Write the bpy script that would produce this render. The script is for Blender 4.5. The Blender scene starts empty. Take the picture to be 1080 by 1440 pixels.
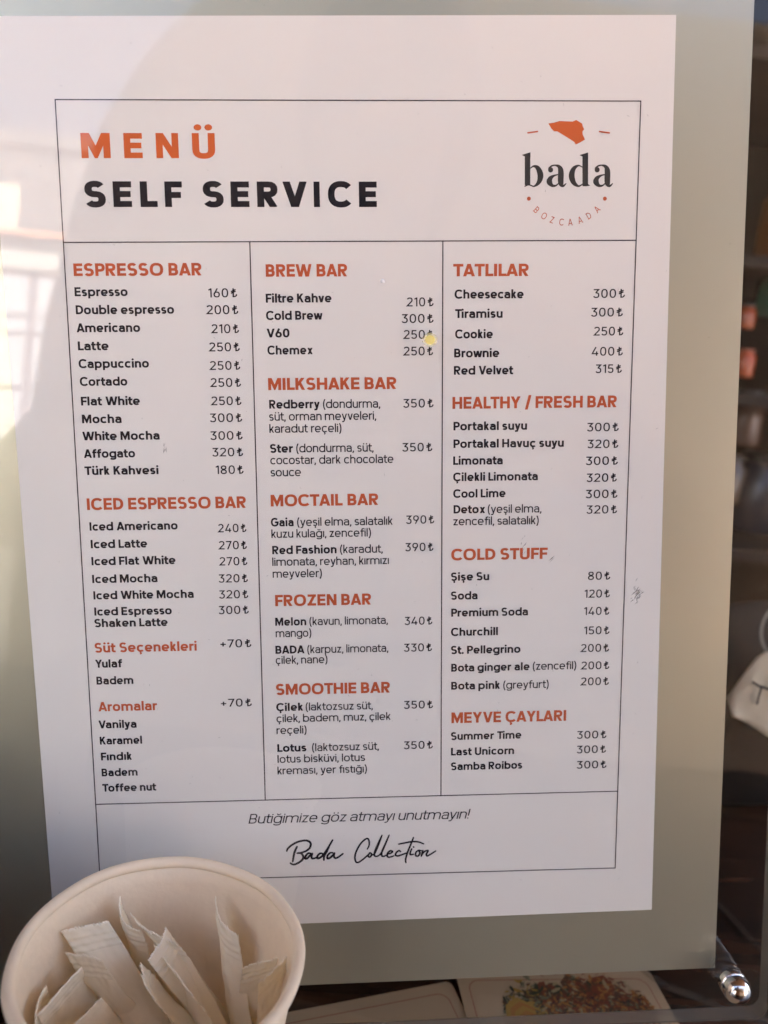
import bpy, bmesh, math, random
from mathutils import Vector, Matrix, noise
C = bpy.context.scene
COL = C.collection
R = math.radians
MM = .001
# ---------------------------------------------------------------- camera, light, exposure
cam = bpy.data.cameras.new('camera'); cam_o = bpy.data.objects.new('camera', cam); COL.objects.link(cam_o)
cam.sensor_fit = 'VERTICAL'; cam.sensor_height = 36; cam.lens = 26.5; cam.clip_start = .01; cam.clip_end = 200
CAM = Vector((.038884, -.178610, .262532))
m = Matrix(((.994684, -.087130, -.054880), (-.035625, .208867, -.977295), (.096614, .974055, .204652))).to_4x4()
m.translation = CAM; cam_o.matrix_world = m
cam.dof.use_dof = True; cam.dof.focus_distance = .243; cam.dof.aperture_fstop = 9.2
C.camera = cam_o
SUN_EL, SUN_AZ = 44, 25            # the sun stands behind the shop, a little to the right
w = bpy.data.worlds.new('World'); C.world = w; w.use_nodes = True
sky = w.node_tree.nodes.new('ShaderNodeTexSky'); sky.sky_type = 'NISHITA'; sky.sun_disc = False
sky.sun_elevation = R(SUN_EL); sky.sun_rotation = R(SUN_AZ); sky.dust_density = 8.0; sky.air_density = .8; sky.ozone_density = 0
bg = w.node_tree.nodes['Background']; bg.inputs['Strength'].default_value = .05
w.node_tree.links.new(sky.outputs[0], bg.inputs['Color'])
sun = bpy.data.lights.new('sun', 'SUN'); sun.energy = 5; sun.angle = R(.5); sun.color = (1, .95, .88)
sun_o = bpy.data.objects.new('sun', sun); COL.objects.link(sun_o)
sd = Vector((math.sin(R(SUN_AZ)) * math.cos(R(SUN_EL)), math.cos(R(SUN_AZ)) * math.cos(R(SUN_EL)), math.sin(R(SUN_EL))))
sun_o.rotation_euler = sd.to_track_quat('Z', 'Y').to_euler()
C.view_settings.view_transform = 'Standard'; C.view_settings.look = 'None'
C.view_settings.exposure = 4.72; C.view_settings.gamma = 1
C.render.engine = 'CYCLES'; C.cycles.max_bounces = 10; C.cycles.transparent_max_bounces = 24; C.cycles.diffuse_bounces = 8
# ---------------------------------------------------------------- materials
def mat(name, col, rough=.6, metal=0, var=0, vscale=30, bump=0, bscale=200, spec=.5, col2=None, coat=0):
    m = bpy.data.materials.new(name); m.use_nodes = True; nt = m.node_tree; b = nt.nodes['Principled BSDF']
    b.inputs['Base Color'].default_value = (*col, 1); b.inputs['Roughness'].default_value = rough
    b.inputs['Metallic'].default_value = metal; b.inputs['Specular IOR Level'].default_value = spec
    b.inputs['Coat Weight'].default_value = coat
    tc = nt.nodes.new('ShaderNodeTexCoord')
    if var or col2:
        n = nt.nodes.new('ShaderNodeTexNoise'); n.inputs['Scale'].default_value = vscale; n.inputs['Detail'].default_value = 8
        nt.links.new(tc.outputs['Object'], n.inputs['Vector'])
        r = nt.nodes.new('ShaderNodeValToRGB'); c2 = col2 or tuple(c * (1 - var) for c in col)
        r.color_ramp.elements[0].position = .35; r.color_ramp.elements[1].position = .65
        r.color_ramp.elements[0].color = (*c2, 1); r.color_ramp.elements[1].color = (*col, 1)
        nt.links.new(n.outputs['Fac'], r.inputs[0]); nt.links.new(r.outputs[0], b.inputs['Base Color'])
    if bump:
        n = nt.nodes.new('ShaderNodeTexNoise'); n.inputs['Scale'].default_value = bscale; n.inputs['Detail'].default_value = 6
        nt.links.new(tc.outputs['Object'], n.inputs['Vector'])
        bp = nt.nodes.new('ShaderNodeBump'); bp.inputs['Strength'].default_value = bump; bp.inputs['Distance'].default_value = .0006
        nt.links.new(n.outputs['Fac'], bp.inputs['Height']); nt.links.new(bp.outputs[0], b.inputs['Normal'])
    return m
def clear_mat(name, tint=(.97, .975, .97), ior=1.49, rough=.010, milk=0, milk_col=(.5, .5, .5), gain=1.0):
    """clear plastic: what is behind shows through, the front face mirrors by Fresnel"""
    m = bpy.data.materials.new(name); m.use_nodes = True; nt = m.node_tree; nt.nodes.clear(); N = nt.nodes.new; L = nt.links.new
    out = N('ShaderNodeOutputMaterial'); tr = N('ShaderNodeBsdfTransparent'); tr.inputs[0].default_value = (*tint, 1)
    gl = N('ShaderNodeBsdfGlossy'); gl.inputs['Roughness'].default_value = rough
    fr = N('ShaderNodeFresnel'); fr.inputs['IOR'].default_value = ior
    geo = N('ShaderNodeNewGeometry'); inv = N('ShaderNodeMath'); inv.operation = 'SUBTRACT'; inv.inputs[0].default_value = gain
    L(geo.outputs['Backfacing'], inv.inputs[1]); mu = N('ShaderNodeMath'); mu.operation = 'MULTIPLY'; mu.use_clamp = True
    L(fr.outputs[0], mu.inputs[0]); L(inv.outputs[0], mu.inputs[1])
    base = tr
    if milk:
        df = N('ShaderNodeBsdfDiffuse'); df.inputs[0].default_value = (*milk_col, 1); mx = N('ShaderNodeMixShader')
        mx.inputs[0].default_value = milk; L(tr.outputs[0], mx.inputs[1]); L(df.outputs[0], mx.inputs[2]); base = mx
    mix = N('ShaderNodeMixShader'); L(mu.outputs[0], mix.inputs[0]); L(base.outputs[0], mix.inputs[1]); L(gl.outputs[0], mix.inputs[2])
    L(mix.outputs[0], out.inputs['Surface']); return m
def wood_mat(name, c1, c2, rough=.35, scale=6, stretch=(1, 12, 12)):
    m = bpy.data.materials.new(name); m.use_nodes = True; nt = m.node_tree; b = nt.nodes['Principled BSDF']; N = nt.nodes.new; L = nt.links.new
    tc = N('ShaderNodeTexCoord'); mp = N('ShaderNodeMapping'); mp.inputs['Scale'].default_value = stretch
    n = N('ShaderNodeTexNoise'); n.inputs['Scale'].default_value = scale; n.inputs['Detail'].default_value = 10; n.inputs['Distortion'].default_value = .6
    r = N('ShaderNodeValToRGB'); r.color_ramp.elements[0].color = (*c1, 1); r.color_ramp.elements[1].color = (*c2, 1)
    r.color_ramp.elements[0].position = .36; r.color_ramp.elements[1].position = .66
    L(tc.outputs['Object'], mp.inputs[0]); L(mp.outputs[0], n.inputs['Vector']); L(n.outputs['Fac'], r.inputs[0]); L(r.outputs[0], b.inputs['Base Color'])
    b.inputs['Roughness'].default_value = rough
    bp = N('ShaderNodeBump'); bp.inputs['Strength'].default_value = .25; bp.inputs['Distance'].default_value = .0005
    L(n.outputs['Fac'], bp.inputs['Height']); L(bp.outputs[0], b.inputs['Normal']); return m
PAPER = mat('white copier paper', (.84, .81, .78), .75, var=.025, vscale=25, bump=.16, bscale=900, spec=.25)
BOARD = mat('satin champagne board', (.475, .455, .355), .34, metal=.52, var=.04, vscale=90, bump=.05, bscale=1500)
INK = mat('black print', (.022, .018, .022), .7, spec=.15)
LINE = mat('thin black print', (.05, .035, .04), .7, spec=.15)
ORANGE = mat('orange print', (.66, .135, .035), .7, spec=.15)
RUST = mat('rust orange print', (.56, .115, .045), .7, spec=.15)
GREYINK = mat('charcoal print', (.045, .042, .042), .7, spec=.15)
CLEAR = clear_mat('clear acrylic')
EDGE = clear_mat('cut acrylic edge', (.62, .62, .60), rough=.15, milk=.42, milk_col=(.44, .40, .34))
TUBE = clear_mat('clear acrylic tube', (.88, .88, .86), ior=1.3, rough=.12, milk=.10, milk_col=(.30, .28, .25))
STEEL = mat('polished steel', (.72, .70, .68), .12, metal=1, bump=.03, bscale=600)
CUP = mat('uncoated cup board', (.98, .845, .65), .62, var=.035, vscale=260, bump=.3, bscale=500, spec=.3)
SACHET = mat('cream sachet paper', (.99, .91, .73), .6, var=.04, vscale=120, bump=.3, bscale=420, spec=.3)
def translucent(m, f, col):
    nt = m.node_tree; b = nt.nodes['Principled BSDF']; o = nt.nodes['Material Output']; t = nt.nodes.new('ShaderNodeBsdfTranslucent'); t.inputs[0].default_value = (*col, 1)
    x = nt.nodes.new('ShaderNodeMixShader'); x.inputs[0].default_value = f; nt.links.new(b.outputs[0], x.inputs[1]); nt.links.new(t.outputs[0], x.inputs[2]); nt.links.new(x.outputs[0], o.inputs['Surface'])
translucent(SACHET, .22, (.95, .86, .70)); translucent(CUP, .18, (.95, .82, .65))
COUNTER = wood_mat('dark stained wood', (.012, .006, .004), (.060, .026, .014), .22, 7, (2, 14, 14))
# ---------------------------------------------------------------- mesh helpers
def tag(o, label=None, cat=None, group=None, kind=None):
    for k, v in (('label', label), ('category', cat), ('group', group), ('kind', kind)):
        if v: o[k] = v
    return o
def link(name, me, parent=None, mw=None):
    o = bpy.data.objects.new(name, me); COL.objects.link(o)
    if parent: o.parent = parent
    elif mw: o.matrix_world = mw
    return o
def empty(name, mw=None):
    o = bpy.data.objects.new(name, None); COL.objects.link(o); o.empty_display_size = .02
    if mw: o.matrix_world = mw
    return o
def mesh(name, V, F, mats, fm=None, smooth=False):
    me = bpy.data.meshes.new(name); me.from_pydata([tuple(v) for v in V], [], F)
    for m in (mats if isinstance(mats, list) else [mats]): me.materials.append(m)
    if fm: me.polygons.foreach_set('material_index', fm)
    if smooth: me.polygons.foreach_set('use_smooth', [True] * len(me.polygons))
    me.update(); return me
def box(x0, y0, z0, x1, y1, z1):
    V = [(x, y, z) for z in (z0, z1) for y in (y0, y1) for x in (x0, x1)]
    return V, [[0, 2, 3, 1], [4, 5, 7, 6], [0, 1, 5, 4], [2, 6, 7, 3], [0, 4, 6, 2], [1, 3, 7, 5]]
def add_box(name, dims, m, parent=None, bevel=0, mw=None):
    V, F = box(*dims); me = mesh(name, V, F, m); o = link(name, me, parent, mw)
    if bevel:
        b = o.modifiers.new('bevel', 'BEVEL'); b.width = bevel; b.segments = 3
    return o
def prism(pts, z0, z1):
    n = len(pts); V = [(x, y, z0) for x, y in pts] + [(x, y, z1) for x, y in pts]
    return V, [list(range(n))[::-1], list(range(n, 2 * n))] + [[i, (i + 1) % n, n + (i + 1) % n, n + i] for i in range(n)]
def lathe(prof, n=64, cap=False):
    V = []; F = []
    for r, z in prof: V += [(r * math.cos(2 * math.pi * i / n), r * math.sin(2 * math.pi * i / n), z) for i in range(n)]
    for k in range(len(prof) - 1):
        for i in range(n): F.append([k * n + i, k * n + (i + 1) % n, (k + 1) * n + (i + 1) % n, (k + 1) * n + i])
    return V, F
def round_rect(x0, y0, x1, y1, r, n=6):
    P = []
    for cx, cy, a in ((x1 - r, y1 - r, 0), (x0 + r, y1 - r, 90), (x0 + r, y0 + r, 180), (x1 - r, y0 + r, 270)):
        P += [(cx + r * math.cos(R(a + 90 * i / n)), cy + r * math.sin(R(a + 90 * i / n))) for i in range(n + 1)]
    return P
def tube(pts, r, n=10):
    V = []; F = []
    for i, p in enumerate(pts):
        p = Vector(p); d = (Vector(pts[min(i + 1, len(pts) - 1)]) - Vector(pts[max(i - 1, 0)])).normalized()
        u = d.orthogonal().normalized() if i == 0 else (u0 - d * u0.dot(d)).normalized(); u0 = u; v = d.cross(u)
        V += [p + (u * math.cos(2 * math.pi * k / n) + v * math.sin(2 * math.pi * k / n)) * r for k in range(n)]
    for i in range(len(pts) - 1):
        for k in range(n): F.append([i * n + k, i * n + (k + 1) % n, (i + 1) * n + (k + 1) % n, (i + 1) * n + k])
    F += [list(range(n))[::-1], list(range(len(V) - n, len(V)))]
    return V, F
# the plane of the menu holder: x right and y up along the sheet, z towards the viewer; origin at the sheet's lower left corner
A = Matrix(((.993710, -.111558, -.009804), (0, .087541, -.996161), (.111988, .989895, .086991)))
PM = A.to_4x4(); PM.translation = Vector((-.047814, .050851, .055257))
PM = PM @ Matrix.Scale(MM, 4)      # local units of everything on the holder are millimetres
# ---------------------------------------------------------------- lettering: strokes of a plain geometric sans serif
def arc(cx, cy, rx, ry, a0, a1, n=None, p=2.42):
    n = n or max(3, int(abs(a1 - a0) / 15)); o = []
    for i in range(n + 1):
        a = math.radians(a0 + (a1 - a0) * i / n); c, s = math.cos(a), math.sin(a)
        o.append((cx + rx * math.copysign(abs(c) ** (2 / p), c), cy + ry * math.copysign(abs(s) ** (2 / p), s)))
    return o
def glyph(ch, w):
    """strokes of one character (cap height 1) -> (strokes, advance width, clip y range)"""
    H = w / 2; X = .735; A = arc; L = []; clip = (-.4, 1.5)
    def ln(*p): L.append(list(p))
    def vert(x, y0, y1): ln((x, y0), (x, y1))
    if ch in 'ÇŞçş':
        S_, W, clip = glyph({'Ç': 'C', 'Ş': 'S', 'ç': 'c', 'ş': 's'}[ch], w); c = W / 2
        q = w * .55 + .02
        S_ = S_ + [('w', q, [(c, .02), (c - .02, -.08)]), ('w', q, A(c - .02, -.15, .09, .065, 100, -110, 6))]
        return S_, W, (-.4, 1.5)
    if ch in 'Üüöğ':
        S_, W, _ = glyph({'Ü': 'U', 'ü': 'u', 'ö': 'o', 'ğ': 'g'}[ch], w); c = W / 2; T = (1 if ch == 'Ü' else X)
        if ch == 'ğ': return S_ + [('w', w * .8, A(c, T + .26, .15, .12, 190, 350, 6))], W, (-.4, 1.6)
        r = w * .5 + .012; d = .145 + w * .12 
        for sx in (-1, 1): S_ = S_ + [('disc', r, (c + sx * d, T + .1 + r))]
        return S_, W, (-.4, 1.6)
    if ch == ' ': return [], .2, clip
    if ch == 'I': vert(H, 0, 1); W = w
    elif ch == 'ı': vert(H, 0, X); W = w
    elif ch == 'i': vert(H, 0, X); L.append(('disc', H * 1.12, (H, X + .1 + H))); W = w
    elif ch == 'l': vert(H, 0, 1.02); W = w
    elif ch == '!': vert(H, .3, 1); L.append(('disc', H * 1.15, (H, H))); W = w
    elif ch == '.': W = w * 1.1; L.append(('disc', H * 1.15, (H, H)))
    elif ch == ',': W = w * 1.1; ln((H * 1.1, w), (H * 1.1, 0), (H * .1, -.15))
    elif ch == 'E': W = .56 + w * .25; vert(H, 0, 1); ln((0, 1 - H), (W, 1 - H)); ln((0, .505), (W * .95, .505)); ln((0, H), (W, H))
    elif ch == 'F': W = .54 + w * .25; vert(H, 0, 1); ln((0, 1 - H), (W, 1 - H)); ln((0, .47), (W * .93, .47))
    elif ch == 'L': W = .5 + w * .25; vert(H, 0, 1); ln((0, H), (W, H))
    elif ch == 'T': W = .66 + w * .2; vert(W / 2, 0, 1); ln((0, 1 - H), (W, 1 - H))
    elif ch == 'H': W = .66 + w * .4; vert(H, 0, 1); vert(W - H, 0, 1); ln((0, .5), (W, .5))
    elif ch == 'N': W = .66 + w * .4; clip = (0, 1); vert(H, 0, 1); vert(W - H, 0, 1); ln((H * .85, 1.05), (W - H * .85, -.05))
    elif ch == 'M': W = .82 + w * .5; clip = (0, 1); vert(H, 0, 1); vert(W - H, 0, 1); ln((H, 1.1), (W / 2, .12 + w * .3), (W - H, 1.1))
    elif ch in 'DPBR':
        vert(H, 0, 1)
        if ch == 'D':
            W = .68 + w * .3; r = .5 - H; ln(*([(0, 1 - H), (W - H - r, 1 - H)] + A(W - H - r, .5, r, r, 90, -90, 12) + [(0, H)]))
        else:
            m = .44 if ch == 'P' else .49; W = (.6 if ch != 'R' else .62) + w * .3; t = W - (.03 if ch in 'B' else 0); r = (1 - m) / 2 - H * .5; r = (1 - H - m) / 2
            ln(*([(0, 1 - H), (t - H - r, 1 - H)] + A(t - H - r, (1 - H + m) / 2, r, r, 90, -90, 8) + [(0, m)]))
            if ch == 'B': r = (m - H) / 2; ln(*([(0, m), (W - H - r, m)] + A(W - H - r, (H + m) / 2, r, r, 90, -90, 8) + [(0, H)]))
            if ch == 'R': clip = (0, 1); ln((W * .42, m), (W - H * 1.05, -.03))
    elif ch == 'O': W = .86 + w * .3; L.append(('c', A(W / 2, .5, W / 2 - H, .52 - H, 0, 360, 28)))
    elif ch == 'C': W = .76 + w * .3; r = (.86 + w * .3) / 2 - H; ln(*A(r + H, .5, r, .52 - H, 40, 320, 22))
    elif ch == 'G':
        W = .84 + w * .25; r = W / 2 - H; ln(*(A(r + H, .5, r, .52 - H, 42, 350, 24) + [(W - H, .5 - H * .2)])); ln((W * .52, .49), (W, .49))
    elif ch == 'U': W = .64 + w * .4; r = W / 2 - H; ln(*([(H, 1)] + A(W / 2, r * .98 - .02 + H, r, r, 180, 360, 12) + [(W - H, 1)]))
    elif ch == 'S':
        W = .6 + w * .3; a, b = W / 2 - H, (.52 - H) / 2
        ln(*(A(W / 2, .5 + b, a * .97, b, 28, 262, 14) + A(W / 2, .5 - b, a, b, 82, -154, 14)))
    elif ch == 'J': W = .5; r = W / 2 - H; ln(*([(W - H, 1)] + A(W / 2, r + H - .02, r, r, 0, -170, 10)))
    elif ch == 'A': W = .76 + w * .35; clip = (0, 1); k = w * .54; ln((k - .02 * (W / 2), -.04), (W / 2, 1 + .02 - w * .0 + .0)); ln((W - k + .01, -.04), (W / 2, 1.02)); ln((W * .2, .3 - H * .3), (W * .8, .3 - H * .3))
    elif ch == 'V': W = .74 + w * .35; clip = (0, 1); k = w * .54; ln((k, 1.02), (W / 2, -.02), (W - k, 1.02))
    elif ch == 'W': W = 1.12 + w * .4; clip = (0, 1); k = w * .52; ln((k, 1.03), (W * .29, -.1), (W / 2, 1.05 - w * .3), (W * .71, -.1), (W - k, 1.03))
    elif ch == 'Y': W = .72 + w * .35; clip = (0, 1); k = w * .56; ln((k, 1.03), (W / 2, .42)); ln((W - k, 1.03), (W / 2, .42)); vert(W / 2, 0, .45)
    elif ch == 'Z': W = .6 + w * .3; clip = (0, 1); ln((0.02, 1 - H), (W, 1 - H)); ln((W - H * 1.3, 1 - w * .4), (H * 1.3, w * .4)); ln((0, H), (W, H))
    elif ch == 'K': W = .66 + w * .3; clip = (0, 1); vert(H, 0, 1); ln((H, .34), (W - H * 1.5, 1.04)); ln((W * .42, .6), (W - H * 1.3, -.04))
    elif ch == '/': W = .42; clip = (-.12, 1.1); ln((H * .6, -.16), (W - H * .6, 1.14))
    elif ch == '(': W = .24 + H * .5; ln(*A(.42, .42, .42 - H, .72, 122, 238, 10, 2))
    elif ch == ')': W = .24 + H * .5; ln(*[(W - x, y) for x, y in A(.42, .42, .42 - H, .72, 122, 238, 10, 2)])
    elif ch == '+': W = .52; ln((0, .4), (W, .4)); vert(W / 2, .14, .66)
    # lower case
    elif ch == 'o': W = .62 + w * .4; L.append(('c', A(W / 2, X / 2, W / 2 - H, X / 2 + .012 - H, 0, 360, 24)))
    elif ch in 'bdpqg':
        W = .64 + w * .4; r = (W - w * .25) / 2 - H * .5; r = W / 2 - H * .95; cx = W / 2 + (.0 if ch in 'bp' else 0)
        L.append(('c', A(cx, X / 2, r, X / 2 + .012 - H, 0, 360, 24)))
        sx = H if ch in 'bp' else W - H
        if ch in 'bd': vert(sx, 0, 1.02)
        elif ch in 'pq': vert(sx, -.25, X)
        else: ln(*([(sx, X), (sx, .02)] + A(W / 2, .0, W / 2 - H, .26 - H, 0, -155, 10)))
    elif ch == 'c': W = .56 + w * .3; r = (.62 + w * .4) / 2 - H; ln(*A(r + H, X / 2, r, X / 2 + .012 - H, 44, 316, 18))
    elif ch == 'e':
        W = .62 + w * .35; r = W / 2 - H; ry = X / 2 + .012 - H; ln(*([(W - H * .3, X / 2 - H * .45)] + A(r + H, X / 2, r, ry, 0, 318, 22)[0:1] + A(r + H, X / 2, r, ry, 4, 318, 22))) ; L.pop()
        ln(*A(r + H, X / 2, r, ry, -8, 316, 22)); ln((H, X / 2 - w * .1), (W - H * .7, X / 2 - w * .1))
    elif ch == 'a':
        W = .55 + w * .4; r = W / 2 - H; ry = (X - .0) * .27
        ln(*(A(W / 2 - .01, X - ry - H + .012, r, ry, 160, 0, 10) + [(W - H, 0)]))
        b = X * .28; ln(*([(W - H, .2 + b * .72), (W * .5, .2 + b * .72)] if False else [(W - H, X * .57), (W * .46, X * .57 - .01)] + A(W * .44, (X * .57 + H - .012) / 2, W * .44 - H, (X * .57 - H + .012) / 2, 100, 280, 10) + A(W * .5, .2, W / 2 - H, .2 - H + .012, 285, 355, 5)))
    elif ch == 's':
        W = .46 + w * .35; a, b = W / 2 - H, (X / 2 + .012 - H) / 2
        ln(*(A(W / 2, X / 2 + b, a * .97, b, 25, 262, 12) + A(W / 2, X / 2 - b, a, b, 82, -155, 12)))
    elif ch in 'nhm':
        W = .54 + w * .45; r = W / 2 - H; vert(H, 0, 1.02 if ch == 'h' else X)
        ln(*([(H, X * .55)] + A(W / 2, X - r + .012 - H, r, r, 175, 0, 12) + [(W - H, 0)]))
        if ch == 'm': W2 = W + W - w; ln(*([(W - H, X * .55)] + A(W - H + r, X - r + .012 - H, r, r, 175, 0, 12) + [(W2 - H, 0)])); W = W2
    elif ch == 'u': W = .53 + w * .45; r = W / 2 - H; vert(W - H, 0, X); ln(*([(H, X)] + A(W / 2, r - .012 + H, r, r, 180, 355, 12) + [(W - H, X * .45)]))
    elif ch == 'r': W = .34 + w * .4; vert(H, 0, X); ln(*([(H, X * .5)] + A(W * 1.02, X - .3 + .01, W * 1.02 - H, .3 - H, 175, 92, 7)))
    elif ch == 't': W = .38 + w * .3; s = W * .42; ln(*([(s, .94)] + A(s + .17, .17 + H * .4, .17, .17 - H * .5, 180, 275, 7) + [(W, H * 1.0)])); ln((0, X - H), (W, X - H))
    elif ch == 'f': W = .38 + w * .3; s = W * .42; ln(*([(s, 0)] + A(s + .18, 1.02 - .2, .18, .2 - H, 180, 92, 7) + [(W, 1.02 - H)])); ln((0, X - H), (W, X - H))
    elif ch == 'k': W = .5 + w * .35; clip = (0, 1.02); vert(H, 0, 1.02); ln((H, .22), (W - H * 1.6, X + .0)); ln((W * .42, .42), (W - H * 1.3, -.04))
    elif ch == 'v': W = .56 + w * .35; clip = (0, X); k = w * .54; ln((k, X + .02), (W / 2, -.03), (W - k, X + .02))
    elif ch == 'w': W = .86 + w * .4; clip = (0, X); k = w * .5; ln((k, X + .02), (W * .29, -.1), (W / 2, X + .08 - w * .3), (W * .71, -.1), (W - k, X + .02))
    elif ch == 'x': W = .54 + w * .35; clip = (0, X); k = w * .56; ln((k, X + .02), (W - k, -.02)); ln((W - k, X + .02), (k, -.02))
    elif ch == 'y': W = .57 + w * .35; clip = (-.26, X); k = w * .54; ln((k, X + .02), (W / 2, .0)); ln((W - k, X + .02), (W * .42, -.13), (W * .3, -.25 + H), (W * .06, -.25 + H))
    elif ch == 'z': W = .46 + w * .3; ln((0, X - H), (W, X - H)); ln((W - H * 1.4, X - w * .4), (H * 1.4, w * .4)); ln((0, H), (W, H))
    # figures
    elif ch == '0': W = .60 + w * .3; L.append(('c', A(W / 2, .5, W / 2 - H, .51 - H, 0, 360, 24)))
    elif ch == '1': W = .26 + H; vert(W - H, 0, 1); ln((0.02, .8), (W - H, 1 - H * .6))
    elif ch == '2': W = .56 + w * .3; ln(*(A(W / 2, .72, W / 2 - H, .29 - H, 165, -35, 12) + [(H * .6, H), (W, H)]))
    elif ch == '3': W = .56 + w * .3; ln((.04, 1 - H), (W * .86, 1 - H), (W * .42, .6)); ln(*([(W * .36, .6)] + A(W * .48, .31, W * .52 - H, .305 - H * .7, 80, -158, 14)))
    elif ch == '4': W = .64 + w * .2; ln((W, .24), (H * .8, .24), (W * .62, 1.0)); vert(W * .74, 0, .5)
    elif ch == '5': W = .56 + w * .3; ln((W * .9, 1 - H), (W * .2, 1 - H), (W * .13, .5)); ln(*([(W * .13, .52)] + A(W * .48, .32, W * .52 - H, .32 - H, 118, -155, 14)))
    elif ch == '6': W = .58 + w * .3; L.append(('c', A(W / 2, .32, W / 2 - H, .33 - H, 0, 360, 20))); ln((H * 1.1, .38), (W * .62, 1.0))
    elif ch == '7': W = .54 + w * .2; ln((0, 1 - H), (W - H * .5, 1 - H), (W * .3, 0))
    elif ch == '8': W = .58 + w * .3; L.append(('c', A(W / 2, .755, W / 2 - H - .03, .255 - H, 0, 360, 18))); L.append(('c', A(W / 2, .27, W / 2 - H, .28 - H, 0, 360, 20)))
    elif ch == '9': W = .58 + w * .3; L.append(('c', A(W / 2, .68, W / 2 - H, .33 - H, 0, 360, 20))); ln((W - H * 1.1, .62), (W * .38, 0))
    elif ch == '₺':
        W = .66; s = .22; ln(*([(s, 1.0), (s, H)] + A(s + .02, .34, .36 - H, .34 - H, -88, 0, 8))); ln((0, .44), (.46, .68)); ln((0, .62), (.46, .86))
    else: raise ValueError('no glyph ' + ch)
    return L, W, clip
def clip_y(poly, y0, y1):
    for lim, s in ((y0, 1), (y1, -1)):
        out = []
        for i, a in enumerate(poly):
            b = poly[(i + 1) % len(poly)]; da, db = (a[1] - lim) * s, (b[1] - lim) * s
            if da >= 0: out.append(a)
            if (da >= 0) != (db >= 0):
                t = da / (da - db); out.append((a[0] + (b[0] - a[0]) * t, a[1] + (b[1] - a[1]) * t))
        poly = out
        if len(poly) < 3: return []
    return poly
def ribbon(pts, w, closed=False, mk=2.4):
    """quads of a stroke of width w (a number or one per point) with mitred joints"""
    n = len(pts); ws = w if isinstance(w, list) else [w] * n; lft, rgt = [], []
    if closed: pts = pts[:-1] if abs(pts[0][0] - pts[-1][0]) + abs(pts[0][1] - pts[-1][1]) < 1e-6 else pts; n = len(pts)
    for i in range(n):
        p = pts[i]; a = pts[i - 1] if (i or closed) else None; b = pts[(i + 1) % n] if (i < n - 1 or closed) else None
        def nrm(u, v):
            dx, dy = v[0] - u[0], v[1] - u[1]; l = math.hypot(dx, dy) or 1; return (-dy / l, dx / l)
        if a is None: m = nrm(p, b); k = 1
        elif b is None: m = nrm(a, p); k = 1
        else:
            n1, n2 = nrm(a, p), nrm(p, b); mx, my = n1[0] + n2[0], n1[1] + n2[1]; l = math.hypot(mx, my)
            if l < 1e-3: m, k = n1, 1
            else: m = (mx / l, my / l); k = min(1 / max(m[0] * n1[0] + m[1] * n1[1], .1), mk)
        h = ws[i] / 2 * k; lft.append((p[0] + m[0] * h, p[1] + m[1] * h)); rgt.append((p[0] - m[0] * h, p[1] - m[1] * h))
    return [[rgt[i], rgt[(i + 1) % n], lft[(i + 1) % n], lft[i]] for i in range(n if closed else n - 1)]
def run_polys(text, w, track=.1, shear=0):
    """text -> list of strokes, each a list of polygons, and its ink width (cap height 1)"""
    x = 0; out = []; prev = None
    for ch in text:
        L, W, cl = glyph(ch, w)
        if ch == ' ': x += .27 if '₺' in text else .36; prev = None; continue
        if prev is not None:
            k = track + (.07 if '₺' in text else 0)
            if prev in 'AVTWYyvwkrtLfKPF/' or ch in 'AVTWYyvwt/': k = track * .45
            if prev in 'OCDGocebdpgs()' and ch in 'OCGocedgqasy': k = track * .72
            if (prev + ch) in ('TA', 'AT', 'AV', 'VA', 'LT', 'AY', 'YA', 'To', 'LA', 'Yu', 'Va', 'Ve', 'Ti'): k = -track * .3
            x += k
        prev = ch
        for s in L:
            if s[0] == 'c': P = ribbon(s[1], w, True)
            elif s[0] == 'w': P = ribbon(s[2], s[1])
            elif s[0] == 'disc': P = [[(s[2][0] + s[1] * math.cos(t * math.pi / 8), s[2][1] + s[1] * math.sin(t * math.pi / 8)) for t in range(16)]]
            else: P = ribbon(s, w, mk=9 if ch in 'VWMvw' else 2.4)
            P = [clip_y(p, *cl) for p in P]
            out.append([[(x + u + shear * v, v) for u, v in p] for p in P if len(p) > 2])
        x += W
    return out, x
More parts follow.
